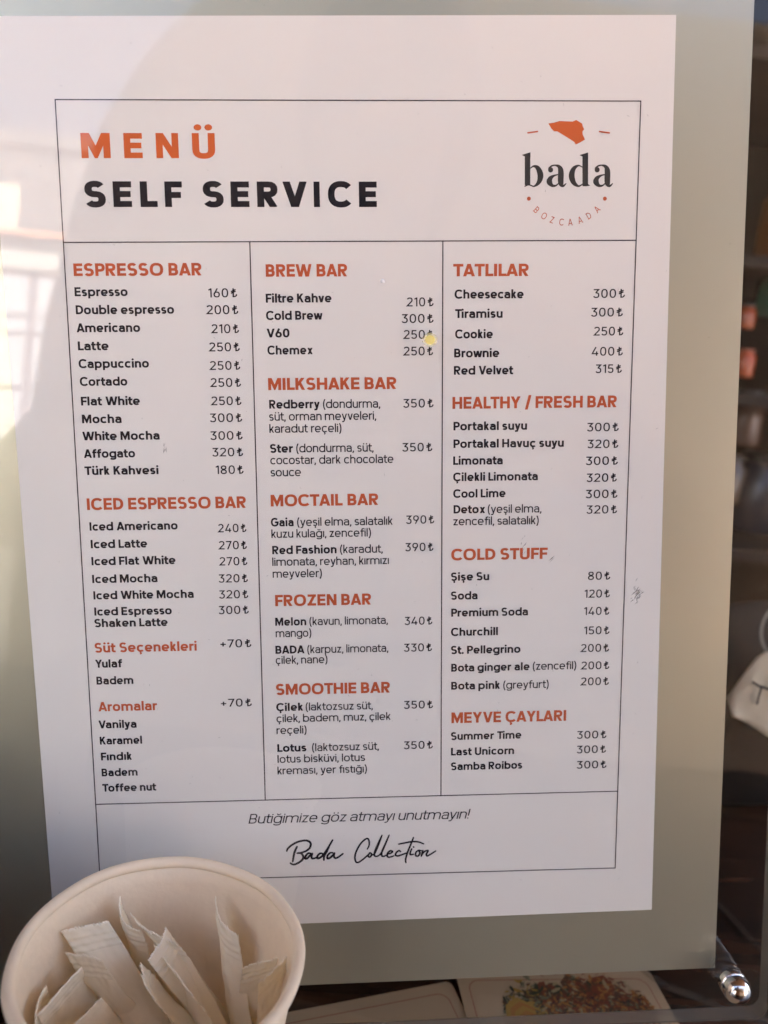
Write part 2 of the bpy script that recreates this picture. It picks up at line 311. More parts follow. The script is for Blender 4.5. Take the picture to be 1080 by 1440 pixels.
# ---------------------------------------------------------------- measured data (millimetres)
MENU = '''
H|ESPRESSO BAR|21.73|221.30|39.61|-0.43
B|Espresso|21.60|215.16|16.40|-0.43
B|Double espresso|21.60|209.66|30.57|-0.44
B|Americano|21.45|204.13|19.81|-0.44
B|Latte|21.51|198.54|9.55|-0.44
B|Cappuccino|21.36|193.02|22.03|-0.45
B|Cortado|21.36|187.45|14.89|-0.45
B|Flat White|21.31|181.28|18.56|-0.45
B|Mocha|21.24|175.65|12.50|-0.46
B|White Mocha|21.02|170.22|24.49|-0.46
B|Affogato|21.09|164.60|16.29|-0.47
B|Türk Kahvesi|20.95|159.10|23.62|-0.47
R|160 ₺|63.09|214.27|9.07|-0.43
R|200 ₺|62.02|209.10|10.28|-0.44
R|210 ₺|63.31|203.21|8.96|-0.44
R|250 ₺|62.31|197.56|9.96|-0.45
R|250 ₺|62.26|191.77|9.92|-0.45
R|250 ₺|62.24|186.40|9.95|-0.45
R|250 ₺|62.19|180.62|9.91|-0.46
R|300 ₺|61.79|175.26|10.32|-0.46
R|300 ₺|61.68|169.57|10.33|-0.47
R|320 ₺|62.05|164.23|9.90|-0.47
R|180 ₺|62.84|158.52|9.03|-0.47
H|ICED ESPRESSO BAR|20.97|147.72|51.21|-0.48
B|Iced Americano|21.34|140.95|28.38|-0.48
R|240 ₺|62.52|139.41|9.49|-0.49
B|Iced Latte|21.35|135.15|18.22|-0.49
R|270 ₺|62.50|133.75|9.43|-0.49
B|Iced Flat White|21.21|129.50|27.23|-0.49
R|270 ₺|62.49|128.39|9.38|-0.49
B|Iced Mocha|21.06|123.57|21.20|-0.49
R|320 ₺|62.23|122.67|9.57|-0.50
B|Iced White Mocha|21.09|118.08|32.74|-0.50
R|320 ₺|62.13|117.29|9.60|-0.50
B|Iced Espresso|21.04|112.63|25.29|-0.50
B|Shaken Latte|20.85|108.71|23.93|-0.50
R|300 ₺|61.75|112.00|9.93|-0.51
S|Süt Seçenekleri|20.38|100.07|33.58|-0.51
R|+70 ₺|61.77|100.57|10.31|-0.51
B|Yulaf|20.19|94.87|8.83|-0.51
B|Badem|20.21|89.05|12.15|-0.52
S|Aromalar|20.24|79.75|19.51|-0.52
R|+70 ₺|61.02|80.01|10.39|-0.53
B|Vanilya|19.93|73.78|12.62|-0.53
B|Karamel|19.97|68.09|14.08|-0.53
B|Fındık|19.99|62.47|10.33|-0.53
B|Badem|19.86|56.80|12.03|-0.54
B|Toffee nut|19.75|51.30|18.13|-0.54
H|BREW BAR|81.39|220.35|25.57|-0.43
B|Filtre Kahve|81.09|212.41|20.72|-0.44
R|210 ₺|125.37|210.65|8.85|-0.44
B|Cold Brew|80.96|207.08|17.86|-0.44
R|300 ₺|123.93|205.52|10.24|-0.44
B|V60|80.98|201.62|7.21|-0.44
R|250 ₺|124.21|200.53|9.81|-0.45
B|Chemex|81.01|196.29|14.34|-0.45
R|250 ₺|124.13|195.32|9.77|-0.45
H|MILKSHAKE BAR|80.82|185.09|41.09|-0.46
B|Redberry|80.92|179.22|16.20|-0.46
R|(dondurma,|98.17|179.07|18.44|-0.46
R|350 ₺|124.04|178.76|9.85|-0.46
R|süt, orman meyveleri,|80.77|175.36|34.45|-0.46
R|karadut reçeli)|80.70|171.49|23.23|-0.47
B|Ster|80.69|165.07|7.41|-0.47
R|(dondurma, süt,|89.12|165.02|25.04|-0.47
R|350 ₺|123.52|164.61|9.83|-0.47
R|cocostar, dark chocolate|80.62|161.32|39.96|-0.47
R|souce|80.57|157.39|9.82|-0.48
H|MOCTAIL BAR|80.25|147.57|35.10|-0.48
B|Gaia|80.08|140.98|7.41|-0.49
R|(yeşil elma, salatalık|88.61|140.90|31.37|-0.49
R|390 ₺|124.40|140.80|9.33|-0.49
R|kuzu kulağı, zencefil)|80.08|137.18|32.70|-0.49
B|Red Fashion|80.16|131.73|21.14|-0.49
R|(karadut,|102.43|131.54|14.10|-0.50
R|390 ₺|124.00|131.65|9.37|-0.50
R|limonata, reyhan, kırmızı|80.02|127.83|38.49|-0.50
R|meyveler)|80.01|123.83|16.23|-0.50
H|FROZEN BAR|80.51|114.19|31.80|-0.51
B|Melon|80.27|107.53|10.28|-0.51
R|(kavun, limonata,|91.61|107.41|26.18|-0.51
R|340 ₺|123.41|106.61|9.32|-0.52
R|mango)|80.27|103.60|11.87|-0.51
B|BADA|79.99|97.90|9.71|-0.52
R|(karpuz, limonata,|90.61|97.79|27.16|-0.52
R|330 ₺|123.03|97.38|9.48|-0.52
R|çilek, nane)|79.94|94.38|17.33|-0.52
H|SMOOTHIE BAR|79.69|83.59|38.39|-0.53
B|Çilek|79.56|77.92|9.01|-0.53
R|(laktozsuz süt,|89.44|77.80|22.70|-0.53
R|350 ₺|122.73|77.36|9.94|-0.54
R|çilek, badem, muz, çilek|79.49|73.96|38.65|-0.54
R|reçeli)|79.34|69.83|10.18|-0.54
B|Lotus|79.38|63.47|9.87|-0.54
R|(laktozsuz süt,|91.14|63.32|22.80|-0.55
R|350 ₺|122.46|62.99|9.98|-0.55
R|lotus bisküvi, lotus|79.31|59.53|29.83|-0.55
R|kreması, yer fıstığı)|79.16|55.39|30.54|-0.55
H|TATLILAR|140.56|219.75|24.10|-0.43
B|Cheesecake|140.97|212.87|22.12|-0.44
R|300 ₺|185.51|212.50|10.30|-0.44
B|Tiramisu|141.08|206.83|15.25|-0.44
R|300 ₺|184.91|206.66|10.33|-0.44
B|Cookie|141.04|200.44|12.15|-0.45
R|250 ₺|185.63|200.67|9.88|-0.45
B|Brownie|140.70|194.46|14.56|-0.45
R|400 ₺|185.17|194.30|10.33|-0.45
B|Red Velvet|140.57|188.98|19.25|-0.46
R|315 ₺|186.65|188.75|8.63|-0.46
H|HEALTHY / FRESH BAR|140.03|178.08|53.77|-0.46
B|Portakal suyu|140.31|171.13|24.07|-0.47
R|300 ₺|184.14|169.98|10.52|-0.47
B|Portakal Havuç suyu|140.27|165.43|36.27|-0.47
R|320 ₺|184.38|164.49|10.22|-0.48
B|Limonata|140.13|159.93|16.31|-0.48
R|300 ₺|183.92|158.97|10.65|-0.48
B|Çilekli Limonata|140.09|154.57|27.97|-0.48
R|320 ₺|184.24|153.39|10.11|-0.49
B|Cool Lime|140.06|149.10|17.30|-0.49
R|300 ₺|184.01|147.99|10.66|-0.49
B|Detox|140.14|143.89|10.40|-0.49
R|(yeşil elma,|151.45|143.78|17.87|-0.49
R|320 ₺|184.37|142.81|10.26|-0.50
R|zencefil, salatalık)|140.04|139.94|28.41|-0.49
H|COLD STUFF|139.24|128.21|32.27|-0.50
B|Şişe Su|139.12|121.30|12.80|-0.51
R|80 ₺|185.21|120.40|7.55|-0.51
B|Soda|139.07|114.85|8.92|-0.51
R|120 ₺|184.07|114.30|8.68|-0.52
B|Premium Soda|139.10|109.02|25.94|-0.52
R|140 ₺|184.01|108.32|8.63|-0.52
B|Churchill|138.98|102.37|15.86|-0.52
R|150 ₺|184.11|101.60|8.73|-0.53
B|St. Pellegrino|138.93|96.10|23.58|-0.53
R|200 ₺|182.83|95.48|9.98|-0.53
B|Bota ginger ale|138.95|89.93|26.70|-0.53
R|(zencefil)|166.74|89.72|14.92|-0.54
R|200 ₺|183.06|89.35|9.94|-0.54
B|Bota pink|138.91|83.59|16.66|-0.54
R|(greyfurt)|156.66|83.39|15.59|-0.54
R|200 ₺|182.99|83.73|9.96|-0.54
H|MEYVE ÇAYLARI|138.89|71.71|39.49|-0.55
B|Summer Time|138.70|65.71|24.23|-0.55
R|300 ₺|182.21|64.71|10.27|-0.56
B|Last Unicorn|138.66|60.14|21.78|-0.55
R|300 ₺|182.21|59.42|10.20|-0.56
B|Samba Roibos|138.62|54.84|24.65|-0.56
R|300 ₺|182.28|53.86|10.40|-0.57
'''
SCRIPT_A =  [[(81.34, 27.38), (81.64, 28.16), (82.9, 29.36), (84.85, 30.45), (86.77, 30.96), (88.28, 30.99), (89.35, 30.43), (89.68, 29.54), (89.28, 28.24), (88.16, 27.26), (86.64, 26.68), (84.86, 26.45)], [(84.94, 28.9), (84.35, 27.7), (83.75, 25.97), (83.25, 23.35)], [(84.86, 26.45), (86.08, 26.41), (86.82, 25.56), (86.84, 24.38), (85.99, 23.39), (84.59, 22.57), (83.35, 22.32), (82.41, 22.86)], [(89.76, 26.03), (88.81, 26.3), (87.83, 25.37), (87.6, 24.35), (88.35, 24.47), (89.33, 25.46), (90.04, 26.02), (89.82, 25.15), (89.98, 24.32), (90.94, 24.37), (91.91, 24.77)], [(93.73, 25.93), (92.77, 26.05), (91.93, 25.21), (91.76, 24.34), (92.59, 24.39), (93.71, 25.29), (94.99, 26.99), (96.28, 29.13), (97.28, 30.85)], [(96.28, 29.13), (95.12, 26.69), (94.19, 24.97), (94.07, 23.51)], [(97.16, 26.17), (96.2, 26.07), (95.35, 25.07), (95.32, 24.11), (96.15, 24.25), (97.27, 25.29), (97.7, 25.86), (97.53, 24.84), (98.06, 24.09), (99.17, 24.48), (100.71, 25.65)]]
SCRIPT_B =  [[(109.2, 27.02), (109.82, 28.27), (109.92, 29.85), (109.43, 30.88), (108.39, 30.54), (106.87, 29.02), (105.47, 26.53), (104.83, 24.33), (105.09, 22.57), (105.82, 22.16), (107.03, 22.81), (108.54, 24.03), (109.61, 25.1)], [(109.55, 25.04), (110.13, 25.59), (110.65, 25.12), (110.4, 24.3), (109.83, 24.01), (109.42, 24.53), (109.88, 25.28)], [(110.59, 25.06), (111.54, 25.02), (112.94, 27.99), (114.42, 31.95)], [(114.42, 31.95), (112.8, 28.47), (111.8, 25.97), (111.68, 24.54), (112.42, 24.19), (113.47, 24.63)], [(113.32, 24.57), (114.4, 26.02), (116.88, 31.86)], [(116.88, 31.86), (115.49, 28.68), (114.4, 26.18), (114.16, 24.6), (114.66, 24.1), (116.01, 24.53)], [(116.01, 24.85), (117.21, 25.12), (117.97, 25.73), (117.23, 26.07), (116.32, 25.31), (116.15, 24.05), (116.89, 23.7), (118.39, 24.12)], [(120.8, 25.61), (120.21, 26.02), (119.31, 25.35), (118.99, 24.41), (119.88, 24.06), (121.68, 24.62), (122.89, 25.05)], [(125.35, 30.68), (124.43, 28.33), (123.19, 25.2), (122.49, 22.68), (122.59, 21.4)], [(120.1, 28.44), (122.04, 28.74), (124.44, 29.13), (126.82, 29.04), (128.9, 28.16)], [(124.7, 26.58), (124.14, 25.16), (124.22, 24.36), (125.27, 24.48)], [(125.25, 27.29), (125.42, 27.02)], [(127.08, 25.85), (126.18, 25.24), (126.01, 23.98), (126.9, 23.78), (127.52, 24.87), (127.08, 25.85), (128.27, 25.58)], [(128.58, 25.79), (127.95, 23.58)], [(127.95, 23.58), (128.87, 25.14), (129.92, 25.64), (130.37, 25.49), (129.76, 24.31), (130.05, 23.66), (131.25, 24.25), (133.06, 25.39)]]
LOGO_RIBBONS =  [[(164.843, 252.147, 0.267), (166.068, 252.893, 0.6), (167.401, 252.285, 1.401), (168.247, 250.23, 1.867), (167.762, 248.181, 1.334), (166.271, 246.896, 0.467), (164.602, 247.353, 0.4), (163.206, 246.859, 0.333)], [(164.124, 256.392, 1.734), (164.17, 247.262, 1.734)], [(170.728, 252.165, 0.4), (171.719, 252.913, 0.5), (172.882, 253.124, 0.467), (174.051, 252.706, 1.067), (174.664, 251.378, 1.734), (174.7, 247.965, 1.734), (175.446, 246.945, 0.8), (176.439, 247.697, 0.233)], [(173.908, 250.342, 0.333), (172.578, 250.037, 0.6), (171.419, 249.257, 1.334), (171.095, 248.153, 1.801), (171.938, 247.102, 1.0), (173.107, 247.029, 0.534), (174.101, 247.812, 0.333)], [(182.332, 256.262, 1.801), (182.464, 247.203, 1.801)], [(181.486, 252.492, 0.267), (180.212, 252.974, 0.534), (178.723, 252.04, 1.334), (178.115, 249.993, 1.867), (178.775, 247.931, 1.467), (180.295, 246.809, 0.6), (181.624, 247.432, 0.333)], [(185.466, 252.051, 0.4), (186.455, 252.801, 0.5), (187.621, 253.013, 0.467), (188.798, 252.593, 1.067), (189.424, 251.262, 1.734), (189.486, 247.842, 1.734), (190.243, 246.821, 0.8), (191.235, 247.574, 0.233)], [(188.673, 250.225, 0.333), (187.34, 249.919, 0.6), (186.182, 249.137, 1.334), (185.865, 248.031, 1.801), (186.72, 246.977, 1.0), (187.894, 246.904, 0.534), (188.886, 247.689, 0.333)]]
LOGO_POLYS =  [[(162.3, 256.31), (165.05, 257.07), (165.06, 255.6), (163.3, 255.77)], [(180.5, 256.12), (183.22, 256.88), (183.24, 255.47), (181.44, 255.64)], [(181.57, 246.77), (181.54, 248.54), (183.36, 247.42), (184.04, 246.94), (182.64, 246.73)]]
LOGO_DISCS =  [(171.43, 251.78, 0.8), (186.17, 251.67, 0.8)]
ISLAND =  [(170.61, 265.55), (172.43, 265.79), (174.08, 266.25), (178.22, 266.07), (179.37, 266.53), (181.2, 265.49), (181.45, 264.56), (181.89, 263.77), (181.34, 263.15), (181.42, 262.22), (182.17, 260.74), (180.78, 259.94), (179.3, 259.26), (178.79, 260.05), (176.45, 261.47), (173.45, 263.2), (172.45, 263.21), (171.62, 263.99)]
DASHES =  [[(164.03, 262.79), (167.39, 263.21)], [(186.55, 263.09), (189.98, 262.63)]]
DOTS = [(164.62, 243.2), (188.77, 242.98)]
LOGO_ARC = [('B', -43.8), ('O', -31.1), ('Z', -19.5), ('C', -6.6), ('A', 4.9), ('A', 18.1), ('D', 30.8), ('A', 44.1)]
SACHETS = [
    ((-32.2, 14.2, 89.1), (-19.8, 19.0, 89.1), (44.7, -7.7, -66.3), dict(bulge=2.2), 'widest sachet, its ribbed flat end at the upper left of the cup'),
    ((-29.2, 7.9, 85.4), (-18.4, 6.8, 85.4), (30.9, 17.6, -59.8), dict(bulge=2.0, tear=0.6, curl=-0.4), 'second ribbed sachet, just below the widest one at the left'),
    ((-32.0, -6.4, 81.7), (-25.4, 8.3, 83.6), (8.3, 16.3, -39.0), dict(tear=0.1, bulge=1.6, curl=0.4), 'tilted sachet with a folded top edge at the lower left of the cup'),
    ((-20.2, -7.2, 79.9), (-15.6, -0.4, 81.7), (5.3, 27.6, -44.7), dict(tear=0.15, bulge=1.8), 'sachet corner pointing up at the bottom centre left'),
    ((-28.9, -11.6, 81.7), (-31.3, 0.6, 83.6), (0.3, 11.1, -24.1), dict(tear=0.3, bulge=1.2, fold=1.5), "small sachet tip nearest the cup's left rim"),
    ((-18.9, 26.0, 91.9), (-9.9, 17.9, 87.3), (5.4, 8.7, -30.6), dict(fold=3.0, bulge=0.8, tear=0.7), 'narrow sachet on edge against the far wall, left of centre'),
    ((-13.4, 24.0, 90.1), (0.0, 20.0, 85.4), (25.9, -5.3, -40.4), dict(fold=2.0, bulge=1.6, tear=0.8, curl=0.6), 'sachet with a torn curled top leaning left against the far wall'),
    ((-6.1, 11.2, 83.6), (-3.3, 20.2, 87.3), (21.7, 4.2, -36.2), dict(fold=1.5, bulge=1.2, tear=0.3), 'open ended sachet at the centre, behind the front one'),
    ((-4.3, 17.9, 84.5), (10.5, 6.4, 78.0), (17.3, -0.6, -43.2), dict(tear=0.7, bulge=1.6, curl=0.5), 'sachet with a bright white torn edge at the centre'),
    ((-1.8, 3.1, 78.0), (-8.1, 11.3, 82.6), (27.9, 7.6, -42.6), dict(tear=0.9, bulge=2.2, fold=1.2), "front sachet with a ragged torn corner at the cup's middle"),
    ((9.8, 29.4, 91.0), (18.6, 20.5, 85.4), (9.2, -7.5, -37.1), dict(fold=3.0, bulge=0.9, tear=0.7), 'thin sachet standing on edge against the far right wall'),
    ((21.0, 14.2, 79.9), (31.3, 15.1, 83.6), (-2.1, 7.5, -27.9), dict(tear=0.6, bulge=1.8), 'zigzag cut sachet with crimp lines at the right'),
    ((26.9, 1.6, 87.3), (34.4, 6.1, 91.9), (-0.3, 8.1, -22.3), dict(tear=0.5, bulge=1.6), "rightmost sachet, tucked against the cup's right rim"),
]
# ---------------------------------------------------------------- the setting
def struct(name, dims, m, bevel=0):
    o = add_box(name, dims, m, bevel=bevel); o['kind'] = 'structure'; return o
PAVE = mat('pale street paving', (.05, .047, .043), .85, var=.25, vscale=5, bump=.3, bscale=60)
WHITEWASH = mat('white limewash', (.35, .345, .315), .8, var=.06, vscale=4, bump=.3, bscale=40)
GREYWALL = mat('grey brown plaster', (.54, .46, .36), .9, var=.2, vscale=5, bump=.3, bscale=60)
DARKWALL = mat('dark interior plaster', (.022, .018, .014), .9, spec=.1, var=.3, vscale=6)
ROOFWOOD = wood_mat('brown ceiling boards', (.06, .035, .02), (.12, .07, .04), .6, 5)
struct('ground', (-40, -40, -1.1, 40, 40, -.95), PAVE)
struct('shop_floor', (-2.2, -2.6, -.95, 3.2, 1.5, -.93), mat('terracotta floor', (.52, .27, .15), .7, var=.3, vscale=3))
struct('back_wall', (-2.3, 1.5, -.95, 2.3, 1.62, 1.7), DARKWALL)
struct('side_wall', (-2.32, -1.75, -.93, -2.2, 1.62, 1.7), mat('cream wall paint', (.80, .74, .62), .8))  # left wall stretched forward and made pale to bounce light at the cup
struct('side_wall', (2.3, .25, -.95, 2.42, 1.62, 1.7), DARKWALL)
struct('ceiling', (-2.4, -1.13, 1.7, 2.5, 1.7, 1.82), ROOFWOOD)
V, F = prism([(-.76, -.95), (1.32, -.95), (1.32, 1.41), (-.30, 1.41), (-.45, 1.30), (-.55, 1.17), (-.64, 1.0), (-.69, .78), (-.73, .55), (-.76, .2)], 1.5, 1.72)  # wall added to keep reflections dark, outline cut to the mirrored silhouette
o = link('blocking_wall', mesh('blocking_wall', [(x, -y, z) for x, z, y in V], [f[::-1] for f in F], GREYWALL)); bv = o.modifiers.new('bevel', 'BEVEL'); bv.width = .02; bv.segments = 2
tag(o, 'freestanding grey brown plaster wall added behind the photographer to darken the mirrored view', 'wall')
# counter: top, body
t = empty('counter'); tag(t, 'dark stained wooden counter carrying the cup and the menu holder', 'counter')
add_box('counter_top', (-.75, -.35, -.03, 1.2, .66, 0), COUNTER, t, .003)
add_box('counter_body', (-.7, -.31, -.95, 1.15, .62, -.03), COUNTER, t)
# house across the street, seen mirrored in the acrylic at the left
H = empty('house', Matrix.Translation((-2.5, -9.2, -.83))); tag(H, 'white limewashed house with a tiled roof across the street, mirrored in the acrylic', 'house')
TILE = mat('clay roof tile', (.80, .36, .20), .8, var=.35, vscale=9)
SHUTTER = mat('white painted shutter', (.35, .362, .378), .5, var=.05, vscale=3)
FRAME = mat('mauve grey painted frame', (.13, .11, .12), .7)
def hb(name, x0, z0, x1, z1, y0, y1, m, par=H): return add_box(name, (x0 + 2.5, y0 + 9.2, z0 + .95, x1 + 2.5, y1 + 9.2, z1 + .95), m, par)
hb('wall', -7, -.95, 14, 2.38, -12, -9.3, FRAME); hb('wall', -7, 2.38, 14, 2.76, -12, -9.2, WHITEWASH)
hb('roof', -7.2, 2.76, 14.2, 2.80, -12, -9.05, TILE)
tv, tf = [], []
for k in range(9):
    a0 = math.pi * k / 8; tv += [(.11 * math.cos(a0), 0, .08 * math.sin(a0)), (.11 * math.cos(a0), -.62, .08 * math.sin(a0) + .14)]
for k in range(8): tf.append([2 * k, 2 * k + 1, 2 * k + 3, 2 * k + 2])
tme = mesh('roof_tile', tv, tf, TILE, smooth=True)
for i in range(26):
    for j in range(3):
        o = link('roof_tile', tme, H); o.location = (-6.0 + .235 * i + 2.5, -9.0 + .2 - .55 * j + (i * 37 % 5) * .006, 2.80 + .95 + .125 * j)
for i in range(12):
    x = -6.0 + i * .62
    for z0, z1 in ((1.84, 2.34), (1.62, 1.79), (.95, 1.56), (.05, .88), (-.55, -.02)):
        f = hb('window', x, z0, x + .5, z1, -9.3, -9.27, SHUTTER); f.name = 'window'
        hb('glazing_bar', x + .235, z0 + .01, x + .265, z1 - .01, -9.27, -9.255, FRAME, H) if i % 3 == 1 else None
B = empty('building', Matrix.Translation((-3, -16, -.95))); tag(B, 'taller grey stone building behind the white house', 'building')
STONE = mat('grey stone', (.10, .096, .094), .9, var=.3, vscale=2)
add_box('wall', (-9, -3, 0, 12, 0, 7.6), STONE, B); add_box('parapet', (-9.1, -3.1, 7.6, 12.1, .1, 7.9), STONE, B)
for i in range(8): add_box('window', (-8 + i * 2.4, .0, 5.4, -7 + i * 2.4, .03, 6.8), GREYWALL, B)
# ---------------------------------------------------------------- the menu holder
HW, HE, HS, HN = -46, 250.2, -39.0, 336    # outline of the slab, mm
holder = empty('menu_holder', PM); tag(holder, 'clear acrylic menu holder with a steel ball standoff, standing over the counter', 'menu holder')
P = round_rect(HW, HS, HE, HN, 4.5); V, F = prism(P, .35, 6.2)
me = mesh('front_panel', V, F, [CLEAR, EDGE], [0, 0] + [1] * len(P)); o = link('front_panel', me, holder)
# polished chamfer that catches the light round the slab's front edge
for (z, ins, rr) in ((6.2, 0, .42), (.5, 0, .3)):
    V, F = tube([(x, y, z) for x, y in round_rect(HW + ins, HS + ins, HE - ins, HN - ins, 4.5) + [round_rect(HW + ins, HS + ins, HE - ins, HN - ins, 4.5)[0]]], rr, 6)
    link('polished_edge', mesh('polished_edge', V, F, TUBE, smooth=True), holder)
me_cap = None
for cx, cy in ((236.5, -23.8), (-32, -23.8), (236.5, 321), (-32, 321)):
    if me_cap is None:
        pr = [(0, 6.2), (4.6, 6.2), (4.75, 6.5), (4.75, 8.3), (4.45, 8.7), (3.9, 8.8), (3.9, 9.1), (4.5, 9.3), (4.8, 9.6)] + [(4.9 * math.cos(R(a)), 10.0 + 4.6 * math.sin(R(a))) for a in range(0, 91, 9)]
        V, F = lathe(pr, 40); me_cap = mesh('ball_cap', V, F, STEEL, smooth=True)
        V, F = lathe([(5.0, -46), (5.0, .2), (3.6, .2), (3.6, -46), (5.0, -46)], 32); me_sp = mesh('spacer_tube', V, F, TUBE, smooth=True)
        V, F = lathe([(0, -46), (1.5, -46), (1.5, 6), (0, 6)], 16); me_rod = mesh('threaded_rod', V, F, STEEL, smooth=True)
    for nm, me in (('ball_cap', me_cap), ('spacer_tube', me_sp)):
        o = link(nm, me, holder); o.location = (cx, cy, 0)
V, F = prism(round_rect(HW, HS, HE, HN, 4.5), -50, -46.1); me = mesh('rear_panel', V, F, [CLEAR, EDGE], [0, 0] + [1] * 28)
# the backing board, a sheet of satin board behind the paper
V, F = prism([(-26, -23.9), (233.8, -23.9), (234.5, 322), (-26, 322)], -1.6, -.35)
o = link('backing_board', mesh('backing_board', V, F, BOARD), mw=PM)
tag(o, 'satin champagne grey backing board behind the white menu sheet', 'backing board')
# ---------------------------------------------------------------- the menu sheet
sheet = empty('menu_sheet', PM); tag(sheet, 'white paper menu printed in orange and black behind clear acrylic', 'menu')
nx, ny = 42, 60; V = []; F = []
for j in range(ny + 1):
    for i in range(nx + 1):
        x, y = 210 * i / nx, 297 * j / ny; V.append((x, y, .0))
for j in range(ny):
    for i in range(nx): a = j * (nx + 1) + i; F.append([a, a + 1, a + nx + 2, a + nx + 1])
n0 = len(V); V += [(0, 0, -.3), (210, 0, -.3), (210, 297, -.3), (0, 297, -.3)]
F += [[n0 + 3, n0 + 2, n0 + 1, n0], [0, n0, n0 + 1, nx], [nx, n0 + 1, n0 + 2, (ny + 1) * (nx + 1) - 1], [ny * (nx + 1), (ny + 1) * (nx + 1) - 1, n0 + 2, n0 + 3][::-1], [0, ny * (nx + 1), n0 + 3, n0][::-1]]
link('paper', mesh('paper', V, F, PAPER), sheet)
ZP = .05
def decal(name, polys, m, dz=0):
    V = []; F = []
    for k, (poly, s) in enumerate(polys):
        b = len(V); V += [(x, y, ZP + dz + (s % 4) * .006) for x, y in poly]; F.append(list(range(b, b + len(poly))))
    return link(name, mesh(name, V, F, m), sheet)
def line(a, b, wd, name='border_line', m=None):
    dx, dy = b[0] - a[0], b[1] - a[1]; l = math.hypot(dx, dy); nx_, ny_ = -dy / l * wd / 2, dx / l * wd / 2
    return decal(name, [([(a[0] + nx_, a[1] + ny_), (a[0] - nx_, a[1] - ny_), (b[0] - nx_, b[1] - ny_), (b[0] + nx_, b[1] + ny_)], 0)], m or LINE, .03)
LW = .33; TL, TR_, BR, BL = (19.67, 273.3), (199.54, 271.97), (196.47, 16.5), (16.85, 18.4)
line((TL[0] - LW / 2, TL[1]), (TR_[0] + LW / 2, TR_[1]), LW); line(TR_, BR, LW); line((BL[0] - LW / 2, BL[1]), (BR[0] + LW / 2, BR[1]), LW); line(TL, BL, LW)
line((19.2, 231.46), (199.1, 230.17), LW); line((17.2, 46.87), (196.8, 45.12), LW); line((76.77, 230.9), (74.62, 46.4), LW); line((137.37, 230.5), (135.05, 45.8), LW)
def text_run(name, text, x, y, width, ang, cap, wt, m, shear=0, track=.1):
    S, W = run_polys(text, wt, track, shear); xs = [u for s in S for p in s for u, v in p]; x0, x1 = min(xs), max(xs)
    sx = width / (x1 - x0) if width else cap; ca, sa = math.cos(R(ang)), math.sin(R(ang)); out = []
    for k, s in enumerate(S):
        for p in s: out.append(([(x + (u - x0) * sx * ca - v * cap * sa, y + (u - x0) * sx * sa + v * cap * ca) for u, v in p], k))
    return decal(name, out, m), sx / cap
STY = {'H': ('section_heading', 3.82, .212, RUST, .1), 'S': ('section_heading', 3.25, .20, RUST, .1), 'B': ('item_name', 2.76, .205, INK, .1), 'R': ('item_detail', 2.76, .135, INK, .1)}
ratios = {}
for l in MENU.strip().split('\n'):
    st, s, x, y, wd, an = l.split('|'); nm, cap, wt, m, tr = STY[st]
    if '₺' in s: nm = 'price'
    o, q = text_run(nm, s, float(x), float(y), float(wd), float(an), cap, wt, m, track=tr)
    ratios.setdefault(st + ('p' if '₺' in s else ''), []).append(q)
print('text width ratios', {k: (round(min(v), 2), round(sum(v) / len(v), 2), round(max(v), 2)) for k, v in ratios.items()})
for ch, x0, x1, y in zip('MENÜ', (26.49, 39.44, 49.18, 60.26), (35.34, 45.07, 56.13, 67.22), (256.32, 256.22, 256.15, 256.07)):
    text_run('title_letter', ch, x0, y, x1 - x0, -.4, 7.34, .225, ORANGE)
for ch, x0, x1, y in zip('SELFSERVICE', (26.62, 35.31, 43.59, 51.12, 62.83, 71.4, 79.54, 87.48, 97.1, 101.53, 111.19), (33.03, 40.97, 48.83, 56.48, 69.2, 77.12, 85.94, 95.0, 98.98, 108.74, 116.75), (241.94, 241.86, 241.78, 241.71, 241.6, 241.52, 241.45, 241.37, 241.28, 241.24, 241.15)):
    text_run('title_letter', ch, x0, y, x1 - x0, -.45, 7.6, .235, INK)
text_run('footer_text', 'Butiğimize göz atmayı unutmayın!', 68.55, 37.95, 76.77, -.73, 3.5, .105, INK, shear=.2)
def smooth_pts(P, n=5):
    out = []
    for i in range(len(P) - 1):
        p0, p1, p2, p3 = P[max(i - 1, 0)], P[i], P[i + 1], P[min(i + 2, len(P) - 1)]
        for k in range(n):
            t = k / n; out.append(tuple(.5 * (2 * b + (c - a) * t + (2 * a - 5 * b + 4 * c - d) * t * t + (3 * b - a - 3 * c + d) * t ** 3) for a, b, c, d in zip(p0, p1, p2, p3)))
    out.append(P[-1]); return out
for data, nm, w0 in ((SCRIPT_A, 'handwritten_word', .72), (SCRIPT_B, 'handwritten_word', .60)):
    polys = []
    for k, P in enumerate(data):
        Q = smooth_pts(P); n = len(Q); ws = [w0 * (.78 + .3 * math.sin(math.pi * min(i, n - 1) / max(n - 1, 1)) ** .5) for i in range(n)]
        for i, q in enumerate(ribbon(Q, ws)): polys.append((q, k * 3 + i // 3))
        for e in (Q[0], Q[-1]): polys.append(([(e[0] + w0 * .39 * math.cos(t * math.pi / 6), e[1] + w0 * .39 * math.sin(t * math.pi / 6)) for t in range(12)], k + 2))
    decal(nm, polys, INK)
polys = []
for k, P in enumerate(LOGO_RIBBONS):
    Q = smooth_pts(P) if len(P) > 2 else P
    polys += [(q, k) for q in ribbon([p[:2] for p in Q], [p[2] for p in Q])]
polys += [(p, 5 + i) for i, p in enumerate(LOGO_POLYS)]
polys += [([(x + r * math.cos(t * math.pi / 8), y + r * math.sin(t * math.pi / 8)) for t in range(16)], 3) for x, y, r in LOGO_DISCS]
decal('logo_wordmark', polys, GREYINK)
decal('logo_island', [(ISLAND, 0)], ORANGE)
for a, b in DASHES: line(a, b, .45, 'logo_dash', RUST)
